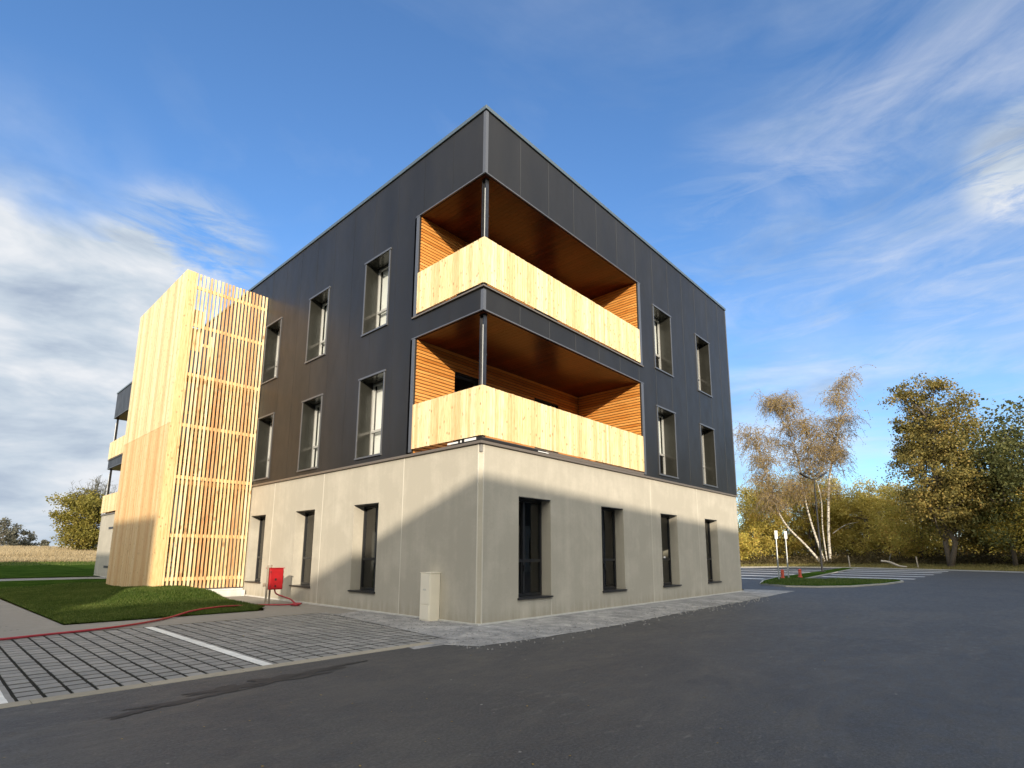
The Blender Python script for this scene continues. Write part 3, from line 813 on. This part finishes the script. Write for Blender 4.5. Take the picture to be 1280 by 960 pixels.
for x in (29.3, 34.4, 39.5, 45.0, 51.5, 57.5): stripe(x, -3.5, x+.3, (x-28)*.11+1.1, .45 if x < 30 else .75 if x < 46 else 1.0)
for x, y0, y1 in ((27.5, 3.3, 10), (32.5, 3.9, 12), (38, 4.5, 13.5), (44.5, 5, 14), (51.5, 5.8, 14.5)): stripe(x, y0, x+.2, y1, .7)
tag(mb.build('parking_lines', 'road_paint', fixn=False), kind='structure')
mb = MB()
far = [(50.2, -24), (57.7, -9), (62.2, -3), (66.2, 6), (63.2, 13.2), (52, 18.2), (16.2, 18.2)]
for a, b in zip(far[:-1], far[1:]):
    d = (Vector(b)-Vector(a)); L = d.length; d.normalize(); n_ = Vector((-d.y, d.x))*-.18
    mb.prism([a, b, (b[0]+n_.x, b[1]+n_.y), (a[0]+n_.x, a[1]+n_.y)], -.08, .10)
tag(mb.build('car_park_kerb', 'kerb_grey'), kind='structure')

# signs, lamp, bollards
def sign(x, y, h, label, grp):
    t = thing('parking_sign', label, 'sign', (x, y, 0), grp)
    mb = MB(); mb.tube([(x, y, .0), (x, y, h)], .04, 10); put(mb.build('post', 'galv'), t)
    mb = MB(); q = math.radians(48)
    for s0, s1, nm, mt, z0, z1, th in ((-.09, .09, 'sign_plate', 'galv', h-.46, h+.02, .012),):
        c = Vector((x, y, 0)); e = Vector((math.cos(q), -math.sin(q), 0)); n_ = Vector((-math.sin(q)*-1, math.cos(q), 0)); n_ = Vector((-e.y, e.x, 0))
        off = -n_*.05
        pts = [c+e*s0+off, c+e*s1+off, c+e*s1+off-n_*th, c+e*s0+off-n_*th]
        mb.prism([(p.x, p.y) for p in pts], z0, z1); put(mb.build(nm, mt, bevel=.004), t)
sign(25.7, 1.91, 2.85, 'white pole sign on the car park island, left one of the pair', 'pole signs on the car park island')
sign(28.0, 2.05, 2.90, 'white pole sign beside the red posts, right one of the pair', 'pole signs on the car park island')
def bollard(x, y, label):
    t = thing('bollard', label, 'bollard', (x, y, 0), 'red posts on the car park island')
    mb = MB(); mb.tube([(x, y, .1), (x, y, .16), (x, y, .17), (x, y, .50), (x, y, .56), (x, y, .60)], [.13, .13, .09, .09, .11, .05], 12, 0); put(mb.build('post', 'orange_red'), t)
    mb = MB(); mb.box(x-.16, x+.16, y-.05, y+.05, .36, .46); put(mb.build('side_cap', 'orange_red', bevel=.01), t)
bollard(27.2, 2.15, 'stubby red post just left of the right hand pole sign')
bollard(29.3, 1.75, 'stubby red post standing on the far side of the pole signs')
lp = thing('street_lamp', 'slim dark lamp post with two upswept arms in front of the birch', 'street lamp', (44, 3.95, 0))
mb = MB(); mb.tube([(44, 3.95, 0), (44, 3.95, 1.0), (44, 3.95, 8.0)], [.085, .08, .05], 12); mb.box(43.8, 44.2, 3.75, 4.15, .0, .14); put(mb.build('pole', 'lamp_metal'), lp)
e = Vector((.80, -.60, 0)).normalized(); e = Vector((math.sin(YAW+.1), -math.cos(YAW+.1), 0))
for s in (-1, 1):
    mb = MB(); c = Vector((44, 3.95, 7.98)); mb.tube([c, c+e*s*.25+Vector((0, 0, .04)), c+e*s*.75+Vector((0, 0, .28 if s < 0 else .38))], [.045, .045, .04], 8); arm = put(mb.build('lamp_arm', 'lamp_metal'), lp)
    mb = MB(); a = c+e*s*.6+Vector((0, 0, .24 if s < 0 else .32)); b = c+e*s*1.25+Vector((0, 0, .55 if s < 0 else .68)); n_ = Vector((-e.y, e.x, 0))*.17; dn = Vector((0, 0, -.13))
    k = len(mb.v); mb.v += [tuple(p) for p in (a-n_, a+n_, b+n_*.8, b-n_*.8, a-n_+dn, a+n_+dn, b+n_*.8+dn*.5, b-n_*.8+dn*.5)]
    for f_ in ((0, 3, 2, 1), (4, 5, 6, 7), (0, 1, 5, 4), (1, 2, 6, 5), (2, 3, 7, 6), (3, 0, 4, 7)): mb.f.append(tuple(k+i for i in f_)); mb.mi.append(0)
    put(mb.build('lamp_head', 'lamp_metal', bevel=.01), lp)

# ------------------------------------------------------------------ small things near the building
bx = thing('electrical_box', 'red wall type switch box hung on two wooden stakes in front of the left facade', 'electrical box', (-.85, 7.7, 0))
def bp(mb, n_, m_, **k): return put(mb.build(n_, m_, **k), bx)
mb = MB(); mb.box(-1.00, -.60, 7.62, 7.86, .42, 1.02); body = bp(mb, 'cabinet', 'red_paint', bevel=.02)
mb = MB(); mb.box(-.98, -.62, 7.603, 7.619, .45, .99); o = mb.build('door', 'red_paint', bevel=.008); put(o, bx)
mb = MB(); mb.box(-.86, -.81, 7.592, 7.603, .68, .74); mb.box(-.85, -.81, 7.592, 7.603, .50, .55); o = mb.build('latch', 'black_plastic'); bp_ = put(o, bx)
mb = MB()
for z in (.5, .64, .78, .9): mb.box(-.598, -.575, 7.68, 7.80, z-.04, z+.04)
put(mb.build('socket', 'black_plastic', bevel=.006), bx)
for z in (.52, .92):
    mb = MB(); mb.tube([(-.985, 7.598, z-.03), (-.985, 7.598, z+.03)], .008, 8); put(mb.build('hinge', 'steel'), bx)
mb = MB(); mb.box(-1.02, -.58, 7.60, 7.88, 1.021, 1.04); put(mb.build('top_cover', 'red_paint'), bx)
for sx, sy in ((-1.06, 7.66), (-.86, 7.90)):
    mb = MB(); mb.box(sx, sx+.045, sy, sy+.045, -.02, 1.12); put(mb.build('stake', 'grey_wood', bevel=.004), bx)
mb = MB(); mb.box(-1.06, -.60, 7.885, 7.90, .5, .6); put(mb.build('cross_board', 'grey_wood'), bx)
# hose
def spline(pts, n=12):
    out = []; P_ = [Vector(p) for p in pts]
    for i in range(len(P_)-1):
        p0 = P_[max(i-1, 0)]; p1 = P_[i]; p2 = P_[i+1]; p3 = P_[min(i+2, len(P_)-1)]
        for k in range(n):
            t = k/n; out.append(.5*((2*p1)+(-p0+p2)*t+(2*p0-5*p1+4*p2-p3)*t*t+(-p0+3*p1-3*p2+p3)*t**3))
    out.append(P_[-1]); return out
pts = [(-.78, 7.74, .42), (-.74, 7.70, .30), (-.60, 7.55, .22), (-.48, 7.35, .15), (-.45, 7.05, .04), (-.50, 6.75, .03), (-.62, 6.72, .03), (-.62, 7.0, .03), (-.46, 7.05, .05), (-.42, 6.8, .06), (-.56, 6.68, .06),
       (-.8, 7.1, .03), (-1.2, 7.5, .03), (-1.7, 7.35, .05), (-2.5, 6.75, .12), (-3.3, 6.35, .10), (-3.9, 5.9, .03), (-4.5, 5.25, .03), (-5.05, 4.85, .03), (-5.6, 4.62, .03), (-6.2, 4.48, .03), (-6.8, 4.32, .03), (-7.5, 4.25, .03), (-9.5, 4.6, .03), (-12, 4.4, .03)]
mb = MB(); mb.tube(spline(pts), .021, 10)
tag(mb.build('garden_hose', 'red_hose', smooth=True), 'red hose running from the red box along the edge of the parking bays', 'hose')
cb = thing('utility_cabinet', 'cream utility cabinet standing against the concrete wall near the corner', 'cabinet', (-.13, 1.45, 0))
mb = MB(); mb.box(-.25, .02, 1.27, 1.63, -.01, 1.03); put(mb.build('housing', 'cabinet', bevel=.008), cb)
mb = MB(); mb.box(-.262, -.2505, 1.30, 1.61, .36, 1.0); put(mb.build('door', 'cabinet', bevel=.004), cb)
mb = MB(); mb.box(-.262, -.2505, 1.30, 1.61, .03, .345); put(mb.build('lower_panel', 'cabinet', bevel=.004), cb)
mb = MB(); mb.box(-.2635, -.262, 1.40, 1.52, .66, .672); mb.box(-.2635, -.262, 1.41, 1.50, .685, .69); put(mb.build('nameplate', 'alu'), cb)
mb = MB(); mb.box(-.26, .02, 1.26, 1.64, 1.031, 1.045); put(mb.build('lid', 'cabinet', bevel=.004), cb)

# ------------------------------------------------------------------ the two neighbours whose shadows fall here (behind the photographer)
def neighbour(name, label, quadpts, h):
    t = thing(name, label, 'building', (sum(p[0] for p in quadpts)/len(quadpts), sum(p[1] for p in quadpts)/len(quadpts), 0))
    mb = MB(); mb.prism(quadpts, -.1, 3.84); put(mb.build('ground_floor_wall', 'concrete'), t)
    cx = sum(p[0] for p in quadpts)/len(quadpts); cy = sum(p[1] for p in quadpts)/len(quadpts)
    gq = [(p[0]+(.03 if p[0] > cx else -.03), p[1]+(.03 if p[1] > cy else -.03)) for p in quadpts]
    mb = MB(); mb.prism(gq, 3.84, h-.1); put(mb.build('cladding_wall', 'cladding'), t)
    gq2 = [(p[0]+(.06 if p[0] > cx else -.06), p[1]+(.06 if p[1] > cy else -.06)) for p in quadpts]
    mb = MB(); mb.prism(gq2, h-.1, h); put(mb.build('coping', 'coping'), t)
    for i in range(len(quadpts)):
        a, b = Vector(quadpts[i]), Vector(quadpts[(i+1) % len(quadpts)]); L = (b-a).length; d = (b-a)/L; n_ = Vector((d.y, -d.x))
        m = int(L//3.4)
        for k in range(m):
            for z0 in (.49, 4.07, 7.71):
                c = a+d*(1.7+k*3.4); mb = MB()
                q = [c-d*.6, c+d*.6, c+d*.6+n_*.06, c-d*.6+n_*.06]
                mb.prism([(p.x, p.y) for p in q], z0, z0+2.26); w = put(mb.build('window', 'trim'), t)
                mb = MB(); q = [c-d*.55+n_*.06, c+d*.55+n_*.06, c+d*.55+n_*.07, c-d*.55+n_*.07]; mb.prism([(p.x, p.y) for p in q], z0+.05, z0+2.2); put(mb.build('pane', 'dark_frame'), t)
    return t
neighbour('neighbour_building', 'long dark clad block behind the photographer across the road', [(-52, -25.5+.03*31.2), (-20.8, -25.5), (22, -25.5-.16*42.8), (26, -21.5), (66, -21.5), (66, -54), (-20.8, -40), (-54, -39)], 12.2)
neighbour('side_building', 'dark clad block to the left of the photographer beyond the footpath', [(-40, -14.75), (-24.9, -14.75), (-24.9, 54), (-40, 54)], 12.2)

# ------------------------------------------------------------------ trees
def branchy(mb, base, top, r0, r1, rr, wob_=.3, n=7, seg=7):
    pts = []; rad = []
    for i in range(n+1):
        t = i/n; p = Vector(base).lerp(Vector(top), t)
        if 0 < i < n: p += Vector((rr.gauss(0, wob_), rr.gauss(0, wob_), 0))*.5
        pts.append(p); rad.append(r0*(1-t)+r1*t)
    mb.tube(pts, rad, seg); return pts
def leaf(mb, c, s, rr):
    a = Vector((rr.gauss(0, 1), rr.gauss(0, 1), rr.gauss(0, 1))).normalized(); b = a.cross(Vector((rr.gauss(0, 1), rr.gauss(0, 1), rr.gauss(0, 1)))).normalized()
    a *= s; b *= s*rr.uniform(.5, .9)
    mb.quad(c-a*.5, c+b*.5, c+a*.5, c-b*.5)
def tree(name, label, px, D, h, w, mat, nleaf, seed, trunk_h=.25, lobes=16, leafsize=.3, bark='bark', group=None, shape=1.0, sparse=.0, z=None, cat='tree', clear=.12, lean=0, trunks=1):
    rr = random.Random(seed); b = at(px, D); b.z = gh(b.x, b.y)-.1 if z is None else z
    t = thing(name, label, cat, b, group)
    mb = MB(); cr = MB(); tips = []
    for k in range(trunks):
        top = b+Vector((rr.gauss(0, w*.08)+lean, rr.gauss(0, w*.08), h*.88))
        tp = branchy(mb, b+Vector((rr.gauss(0, .2)*k, rr.gauss(0, .2)*k, 0)), top, h*.011+.05, .03, rr, h*.02)
        tips.append(tp)
    centres = []
    for i in range(lobes):
        # clump centres through the crown volume
        while True:
            x, y, zz = rr.uniform(-1, 1), rr.uniform(-1, 1), rr.uniform(-1, 1)
            if x*x+y*y+(abs(zz)**(2*shape)) < 1 and x*x+y*y+zz*zz > .12: break
        c = b+Vector((x*w*.42, y*w*.42, h*(clear+(1-clear)*.5)+zz*h*(1-clear)*.46))
        centres.append((c, rr.uniform(.10, .20)*w))
        tp = rr.choice(tips); s = min(tp, key=lambda q: abs(q.z-(c.z-h*.12)))
        branchy(mb, s, c, h*.005+.02, .012, rr, .25, 4, 5)
        for q in range(3):
            e_ = c+Vector((rr.gauss(0, 1), rr.gauss(0, 1), rr.gauss(0, .8)))*centres[-1][1]*.7
            branchy(mb, Vector(s).lerp(c, .7), e_, .025, .008, rr, .15, 3, 4)
    put(mb.build('trunk', bark, smooth=True), t)
    per = nleaf//lobes
    for c, rad in centres:
        sub = [c+Vector((rr.gauss(0, 1), rr.gauss(0, 1), rr.gauss(0, .8)))*rad*.6 for _ in range(7)]
        for q in range(per):
            s = rr.choice(sub); p = s+Vector((rr.gauss(0, 1), rr.gauss(0, 1), rr.gauss(0, .8)))*rad*.34
            if p.z < b.z+.3: continue
            leaf(cr, p, leafsize*rr.uniform(.6, 1.3), rr)
    put(cr.build('crown', mat, fixn=False), t)
    return t
# right: autumn belt behind the car park
belt = [
 (922, 92, 9.5, 9, 'leaf_autumn', 'yellow green autumn tree at the left end of the belt beside the building edge'),
 (952, 98, 12, 10, 'leaf_yellow', 'golden tree behind the leaning birch stem'),
 (985, 104, 13, 11, 'leaf_autumn', 'olive gold tree behind the pole signs'),
 (1018, 100, 12.5, 11, 'leaf_autumn', 'olive gold tree behind the lamp post'),
 (1056, 104, 13, 11, 'leaf_yellow', 'golden tree just right of the birch'),
 (1088, 98, 11.5, 10, 'leaf_yellow', 'bright yellow rounded tree midway between birch and tall tree'),
 (1116, 104, 12, 10, 'leaf_autumn', 'rusty gold tree left of the tall sparse tree'),
 (1150, 92, 9.5, 10, 'leaf_autumn', 'low gold green tree under the tall sparse tree, left side'),
 (1235, 90, 9.5, 10, 'leaf_olive', 'low dark olive tree right of the tall sparse tree'),
 (1290, 86, 9, 10, 'leaf_autumn', 'low yellowish tree at the right edge'),
]
for i, (px, D, h, w, mat, lab) in enumerate(belt):
    tree('belt_tree', lab, px, D, h, w, mat, 24000, 50+i, lobes=34, leafsize=.24, group='trees in the belt beyond the car park', clear=.04, shape=1.6, trunks=2)
tree('tall_tree', 'tall sparse olive brown tree with sky showing through its crown', 1187, 82, 24.0, 9.2, 'leaf_olive', 44000, 71, lobes=76, leafsize=.27, clear=.16, shape=3.5, trunks=2)
tree('green_tree', 'broad dark green tree at the right edge of the view', 1268, 84, 17.5, 15, 'leaf_green', 24000, 72, lobes=34, leafsize=.30, clear=.15)
tree('green_tree', 'dark green tree beyond the right edge of the view', 1345, 86, 20, 15, 'leaf_green', 8000, 73, lobes=24, leafsize=.42, clear=.15)
# undergrowth along the foot of the belt
mb = MB(); rr = random.Random(5)
for i in range(26000):
    px = rr.uniform(900, 1330); D = rr.uniform(86, 99); p = at(px, D); z = gh(p.x, p.y)
    hh = (.25+1.5*max(0, noise.noise(Vector((p.x*.22, p.y*.22, 9)))+.35))*(.5+.5*min(1, max(0, (px-980)/80)))
    leaf(mb, Vector((p.x, p.y, z+abs(rr.gauss(0, .6))*hh+.05)), rr.uniform(.14, .34), rr)
tag(mb.build('undergrowth', 'undergrowth', fixn=False), 'brown brambles and weeds along the foot of the tree belt', 'undergrowth', kind='stuff')
mb = MB()
for i in range(26000):
    px = rr.uniform(900, 1330); D = rr.uniform(66, 92); p = at(px, D)
    if p.x < 66.8 and p.x < 62.5 + (p.y+3)*.45: continue
    blade(mb, p.x, p.y, gh(p.x, p.y)-.02, rr.uniform(.1, .35), .05, .12)
tag(mb.build('verge_grass', 'verge_blade', fixn=False), 'rough yellowish grass on the verge behind the car park', 'grass', kind='stuff')

mb = MB()
for i in range(26000):
    px = rr.uniform(905, 1330); D = rr.uniform(100, 112); p = at(px, D); z = gh(p.x, p.y)
    top = 3.2+2.2*noise.noise(Vector((p.x*.12, p.y*.12, 4)))
    leaf(mb, Vector((p.x, p.y, z+rr.random()*top)), rr.uniform(.22, .45), rr)
tag(mb.build('thicket', 'leaf_autumn', fixn=False), 'dense olive and gold thicket filling in under and behind the tree belt', 'thicket', kind='stuff')
# the birch: three stems, drooping fine twigs
def birch():
    rr = random.Random(11); D = 88
    b = at(1036, D); b.z = gh(b.x, b.y)-.1; t = thing('birch_tree', 'white stemmed birch with several stems and thin reddish drooping twigs', 'tree', b)
    e = Vector((math.sin(YAW-.45), -math.cos(YAW-.45), 0)); g = Vector((-e.y, e.x, 0)); S = D/F_*1.0
    def W(px, py, dep=0): return b + e*((px-1036)*S*.93) + Vector((0, 0, (698-py)*S*.96)) + g*dep
    stems = [([(1030, 700), (1014, 678), (995, 655), (985, 632), (983, 612), (975, 580), (962, 545)], .26),
             ([(1032, 700), (1025, 670), (1019, 640), (1015, 605), (1012, 570), (1000, 530), (990, 505)], .24),
             ([(1034, 700), (1032, 660), (1033, 620), (1024, 580), (1022, 545), (1012, 512)], .14),
             ([(1037, 700), (1038, 660), (1044, 600), (1052, 575), (1058, 545), (1062, 510), (1064, 490)], .28),
             ([(1042, 664), (1055, 655), (1068, 652)], .09)]
    st = MB(); lb = MB(); tw_ = MB(); lf = MB()
    def droop(p, L, n=5):
        q = Vector(p); d = Vector((rr.gauss(0, 1), rr.gauss(0, 1), rr.uniform(.0, .8))).normalized(); pts = [q.copy()]
        for i in range(n):
            d += Vector((0, 0, -.42)); d.normalize(); q = q+d*L/n; pts.append(q.copy())
        return pts
    for si, (pp, r0) in enumerate(stems):
        dep = rr.uniform(-1.5, 1.5)
        pts = [W(x, y, dep*k/len(pp)) for k, (x, y) in enumerate(pp)]
        sp = spline(pts, 4); st.tube(sp, [r0*.72*(1-.88*k/(len(sp)-1)) for k in range(len(sp))], 8)
        if si == 4: continue
        upper = sp[int(len(sp)*.42):]
        nb = 56 if si != 2 else 34
        for k in range(nb):
            s = rr.choice(upper); tt = (s.z-b.z)/25
            L = rr.uniform(2.0, 5.6)*(1.15-tt*.55)
            d = Vector((0, 0, 0))+e*rr.gauss(0, 1)+g*rr.gauss(0, .8)+Vector((0, 0, rr.uniform(.3, 1.2))); d.normalize()
            L *= .85; mid = s+d*L*.6; end = mid+d*L*.4+Vector((0, 0, -L*.1))
            lim = [s, s.lerp(mid, .5)+Vector((0, 0, .15)), mid, end]; lb.tube(lim, [.05, .035, .025, .012], 5)
            for q in range(20):
                o_ = lim[rr.choice((1, 2, 2, 3, 3))]+Vector((rr.gauss(0, .35), rr.gauss(0, .35), rr.gauss(0, .3)))
                ps = droop(o_, rr.uniform(.9, 2.8))
                for a_, c_ in zip(ps[:-1], ps[1:]):
                    n_ = (c_-a_).cross(g).normalized()*.016; tw_.quad(a_-n_, a_+n_, c_+n_*.7, c_-n_*.7)
                for _ in range(9):
                    leaf(lf, rr.choice(ps[1:])+Vector((rr.gauss(0, .12), rr.gauss(0, .12), rr.gauss(0, .15))), rr.uniform(.10, .22), rr)
    put(st.build('trunk', 'birch_bark', smooth=True), t); put(lb.build('limbs', 'twig', smooth=True), t); put(tw_.build('twigs', 'twig', fixn=False), t); put(lf.build('crown', 'leaf_rust', fixn=False), t)
birch()
# left: mossy tree behind the field, with a bare crown on top
def left_tree():
    t = tree('rounded_tree', 'rounded mossy green tree with a bare grey twiggy top beyond the field', 108, 128, 12.2, 11.5, 'leaf_moss', 24000, 90, lobes=36, leafsize=.36, clear=.02, shape=1.3, trunks=2)
    b = t.location; rr = random.Random(4); mb = MB()
    for k in range(60):
        a = rr.uniform(0, 6.28); q = rr.uniform(0, 4.6)
        s = b+Vector((math.cos(a)*q*.5, math.sin(a)*q*.5, 7.5)); e_ = b+Vector((math.cos(a)*q, math.sin(a)*q, 14.6-q*.55+rr.uniform(-1, .6)))
        branchy(mb, s, e_, .07, .01, rr, .3, 4, 4)
        for j in range(9):
            p = Vector(s).lerp(e_, rr.uniform(.4, 1)); d = Vector((rr.gauss(0, .6), rr.gauss(0, .6), rr.uniform(.2, 1.1))); mb.tube([p, p+d*.7], [.028, .012], 3)
    put(mb.build('bare_branches', 'twig_far'), t)
left_tree()
tree('rounded_tree', 'lower mossy tree half hidden by the stair tower', 158, 126, 10, 10, 'leaf_moss', 6000, 91, lobes=18, leafsize=.5, clear=.02, trunks=2)
for i, (px, D, h, w, lab) in enumerate(((-2, 320, 17, 16, 'small dark tree at the left edge of the horizon'), (14, 330, 10, 12, 'low dark tree next to the leftmost one on the horizon'), (31, 340, 7, 10, 'tiny far tree standing alone above the dry grass'), (53, 360, 5, 6, 'faintest tiny tree on the horizon left of the rounded tree'))):
    tree('distant_tree', lab, px, D, h, w, 'twig_far', 1500, 100+i, lobes=12, leafsize=.9, group='tiny trees on the left horizon', clear=.05, z=2.0)
# fence stakes and a fallen branch on the bank
for i, (px, D, h, lab) in enumerate(((1061, 74, 1.5, 'short leaning wooden stake right of the birch foot'), (1146, 76, 1.4, 'short wooden stake under the tall sparse tree'))):
    p = at(px, D); p.z = gh(p.x, p.y); mb = MB(); mb.tube([p-Vector((0, 0, .1)), p+Vector((.12*(-1)**i, .1, h))], [.07, .06], 8)
    tag(mb.build('wooden_stake', 'grey_wood'), lab, 'stake', 'stakes on the bank')
mb = MB(); D = 70; pa, pb, pc, pd = (at(x, D) for x in (1100, 1110, 1122, 1132)); 
for p_, z in ((pa, .95), (pb, .85), (pc, .45), (pd, .35)): p_.z = gh(p_.x, p_.y)+z
mb.tube(spline([pa, pb, pc, pd], 4), [.10]*4+[.12]*4+[.09]*4+[.05], 7)
mb.tube([pb, pb+Vector((-.3, -.2, .6)), pb+Vector((-.9, -.4, .9))], [.05, .04, .02], 5)
tag(mb.build('fallen_branch', 'dead_wood', smooth=True), 'bleached fallen branch lying on the dark bank', 'branch')

# ------------------------------------------------------------------ light
SD = Vector((-2.30, -2.82, 1.0)).normalized()      # towards the sun
sun = bpy.data.lights.new('sun', 'SUN'); so = bpy.data.objects.new('sun', sun); col.objects.link(so)
sun.energy = 3.0; sun.angle = math.radians(.55); sun.color = (1, .87, .70)
so.rotation_euler = (-SD).to_track_quat('-Z', 'Y').to_euler(); so.location = (-20, -24, 30)
w = bpy.data.worlds.new('World'); scene.world = w; w.use_nodes = True
nt = w.node_tree; nt.nodes.clear()
out = N(nt, 'ShaderNodeOutputWorld'); bg = N(nt, 'ShaderNodeBackground'); nt.links.new(bg.outputs[0], out.inputs[0])
sky = N(nt, 'ShaderNodeTexSky'); sky.sky_type = 'NISHITA'; sky.sun_disc = False
sky.sun_elevation = math.asin(SD.z); sky.sun_rotation = math.atan2(SD.x, SD.y)
sky.air_density = 1.0; sky.dust_density = .3; sky.ozone_density = 3.0; sky.altitude = 50
tc = N(nt, 'ShaderNodeTexCoord'); D_ = tc.outputs['Generated']
def dirpx(px, py):
    d = f + r2*((px-CX)/F_) - u2*((py-CY)/F_); d.normalize(); return d
def mask(px, py, inner, outer):
    d = dirpx(px, py); v = N(nt, 'ShaderNodeVectorMath'); v.operation = 'DOT_PRODUCT'; nt.links.new(D_, v.inputs[0]); v.inputs[1].default_value = d
    m = N(nt, 'ShaderNodeMapRange'); m.interpolation_type = 'SMOOTHSTEP'
    m.inputs['From Min'].default_value = math.cos(math.radians(outer)); m.inputs['From Max'].default_value = math.cos(math.radians(inner))
    nt.links.new(v.outputs['Value'], m.inputs[0]); return m.outputs[0]
def wn(scale, stretch, rot, detail=6, rough=.6, dist=.5):
    m = N(nt, 'ShaderNodeMapping'); m.inputs['Scale'].default_value = stretch; m.inputs['Rotation'].default_value = rot
    nt.links.new(D_, m.inputs[0]); return noise_(nt, m.outputs[0], scale, detail, rough, dist)
def mul(a, b): return math_(nt, 'MULTIPLY', a, b)
def add(a, b): return math_(nt, 'ADD', a, b, clamp=True)
def rp(fac, a, b, hi=1.0): return ramp(nt, fac, [(a, (0, 0, 0)), (b, (hi,)*3)])
n_soft = wn(2.6, (1, 1, 1.6), (0, 0, .3), 6, .55, .3)
n_puff = wn(4.6, (1, 1, 1.15), (0, 0, .6), 6, .5, .1)
n_wisp = wn(2.0, (1, 1, 3.4), (.25, -.5, .5), 7, .62, 1.2)
n_fine = wn(6.0, (1, 1, 4.0), (.2, -.4, .4), 7, .65, 1.0)
n_band = wn(3.2, (1, 1, 6.0), (0, 0, .0), 6, .6, .5)
def puff(m, n, k, a, b, hi): return rp(add(m, math_(nt, 'MULTIPLY', math_(nt, 'SUBTRACT', n, .5), k)), a, b, hi)
sep0 = N(nt, 'ShaderNodeSeparateXYZ'); nt.links.new(D_, sep0.inputs[0])
cap = ramp(nt, sep0.outputs[2], [(.30, (1, 1, 1)), (.50, (.0,)*3)])
c1 = mul(puff(mask(30, 400, 1, 15), n_puff, 1.5, .28, .62, .93), rp(add(mul(cap, 1.0), math_(nt, 'MULTIPLY', math_(nt, 'SUBTRACT', n_puff, .5), 1.0)), .1, .5))
c1b = mul(puff(mask(-260, 470, 8, 27), n_puff, 1.5, .35, .66, .9), cap)
c1c = mul(mask(40, 230, 2, 10), rp(n_soft, .40, .7, .35))
c2 = mul(mask(240, 335, 2, 8), rp(n_fine, .40, .62, .75))
c3 = mul(mask(1260, 130, 6, 25), rp(n_wisp, .36, .80, .50))
c4 = mul(mask(1290, 200, 1, 5), rp(n_fine, .36, .55, .8))
c5 = mul(mask(1080, 430, 10, 27), rp(n_fine, .44, .80, .34))
c6 = mul(mask(930, 520, 2, 11), rp(n_soft, .32, .58, .6))
sep = N(nt, 'ShaderNodeSeparateXYZ'); nt.links.new(D_, sep.inputs[0]); el = sep.outputs[2]
low = ramp(nt, el, [(.0, (.9, .9, .9)), (.10, (.8,)*3), (.30, (0, 0, 0))])
c7 = mul(low, rp(n_band, .44, .66, .55))
faint = rp(wn(1.6, (1, 1, 2.2), (.3, .2, .1), 6, .6, .8), .48, .85, .22)
cl = add(add(add(add(c1, c1b), c2), add(c1c, c3)), add(add(c4, c5), add(c6, add(c7, faint))))
shade = wn(3.4, (1, 1, 3.2), (0, 0, .9), 6, .55, .3)
SKY = .15
ccol = ramp(nt, shade, [(.36, (1.3, 1.6, 2.1)), (.48, (2.1, 2.4, 2.75)), (.60, (3.0, 3.1, 3.25))])
gain = mixc(nt, 1.0, sky.outputs[0], (.64, .80, .95), 'MULTIPLY')
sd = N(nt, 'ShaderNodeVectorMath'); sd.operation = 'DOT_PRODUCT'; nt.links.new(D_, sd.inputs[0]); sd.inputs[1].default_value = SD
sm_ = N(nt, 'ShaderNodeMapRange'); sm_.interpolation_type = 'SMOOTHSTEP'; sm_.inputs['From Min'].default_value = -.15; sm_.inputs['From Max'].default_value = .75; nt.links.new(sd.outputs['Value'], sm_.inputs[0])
cl = add(cl, mul(sm_.outputs[0], rp(n_soft, .22, .50, 1.0)))  # unseen bright, warm cloud cover added on the sun side as fill light
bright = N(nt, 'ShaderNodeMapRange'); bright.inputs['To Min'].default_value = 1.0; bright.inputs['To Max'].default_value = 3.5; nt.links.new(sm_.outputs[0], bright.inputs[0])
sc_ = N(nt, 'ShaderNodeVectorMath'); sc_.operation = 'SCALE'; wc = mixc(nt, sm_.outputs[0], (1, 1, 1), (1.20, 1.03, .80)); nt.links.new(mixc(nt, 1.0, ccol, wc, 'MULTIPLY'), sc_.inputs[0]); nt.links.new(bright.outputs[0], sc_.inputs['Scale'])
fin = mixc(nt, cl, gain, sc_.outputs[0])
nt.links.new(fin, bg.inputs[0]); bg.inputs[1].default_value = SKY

scene.view_settings.view_transform = 'Standard'; scene.view_settings.look = 'None'
scene.view_settings.gamma = 1; scene.view_settings.exposure = 0.9
scene.render.engine = 'CYCLES'; scene.cycles.max_bounces = 6; scene.cycles.transparent_max_bounces = 8
scene.cycles.use_denoising = True
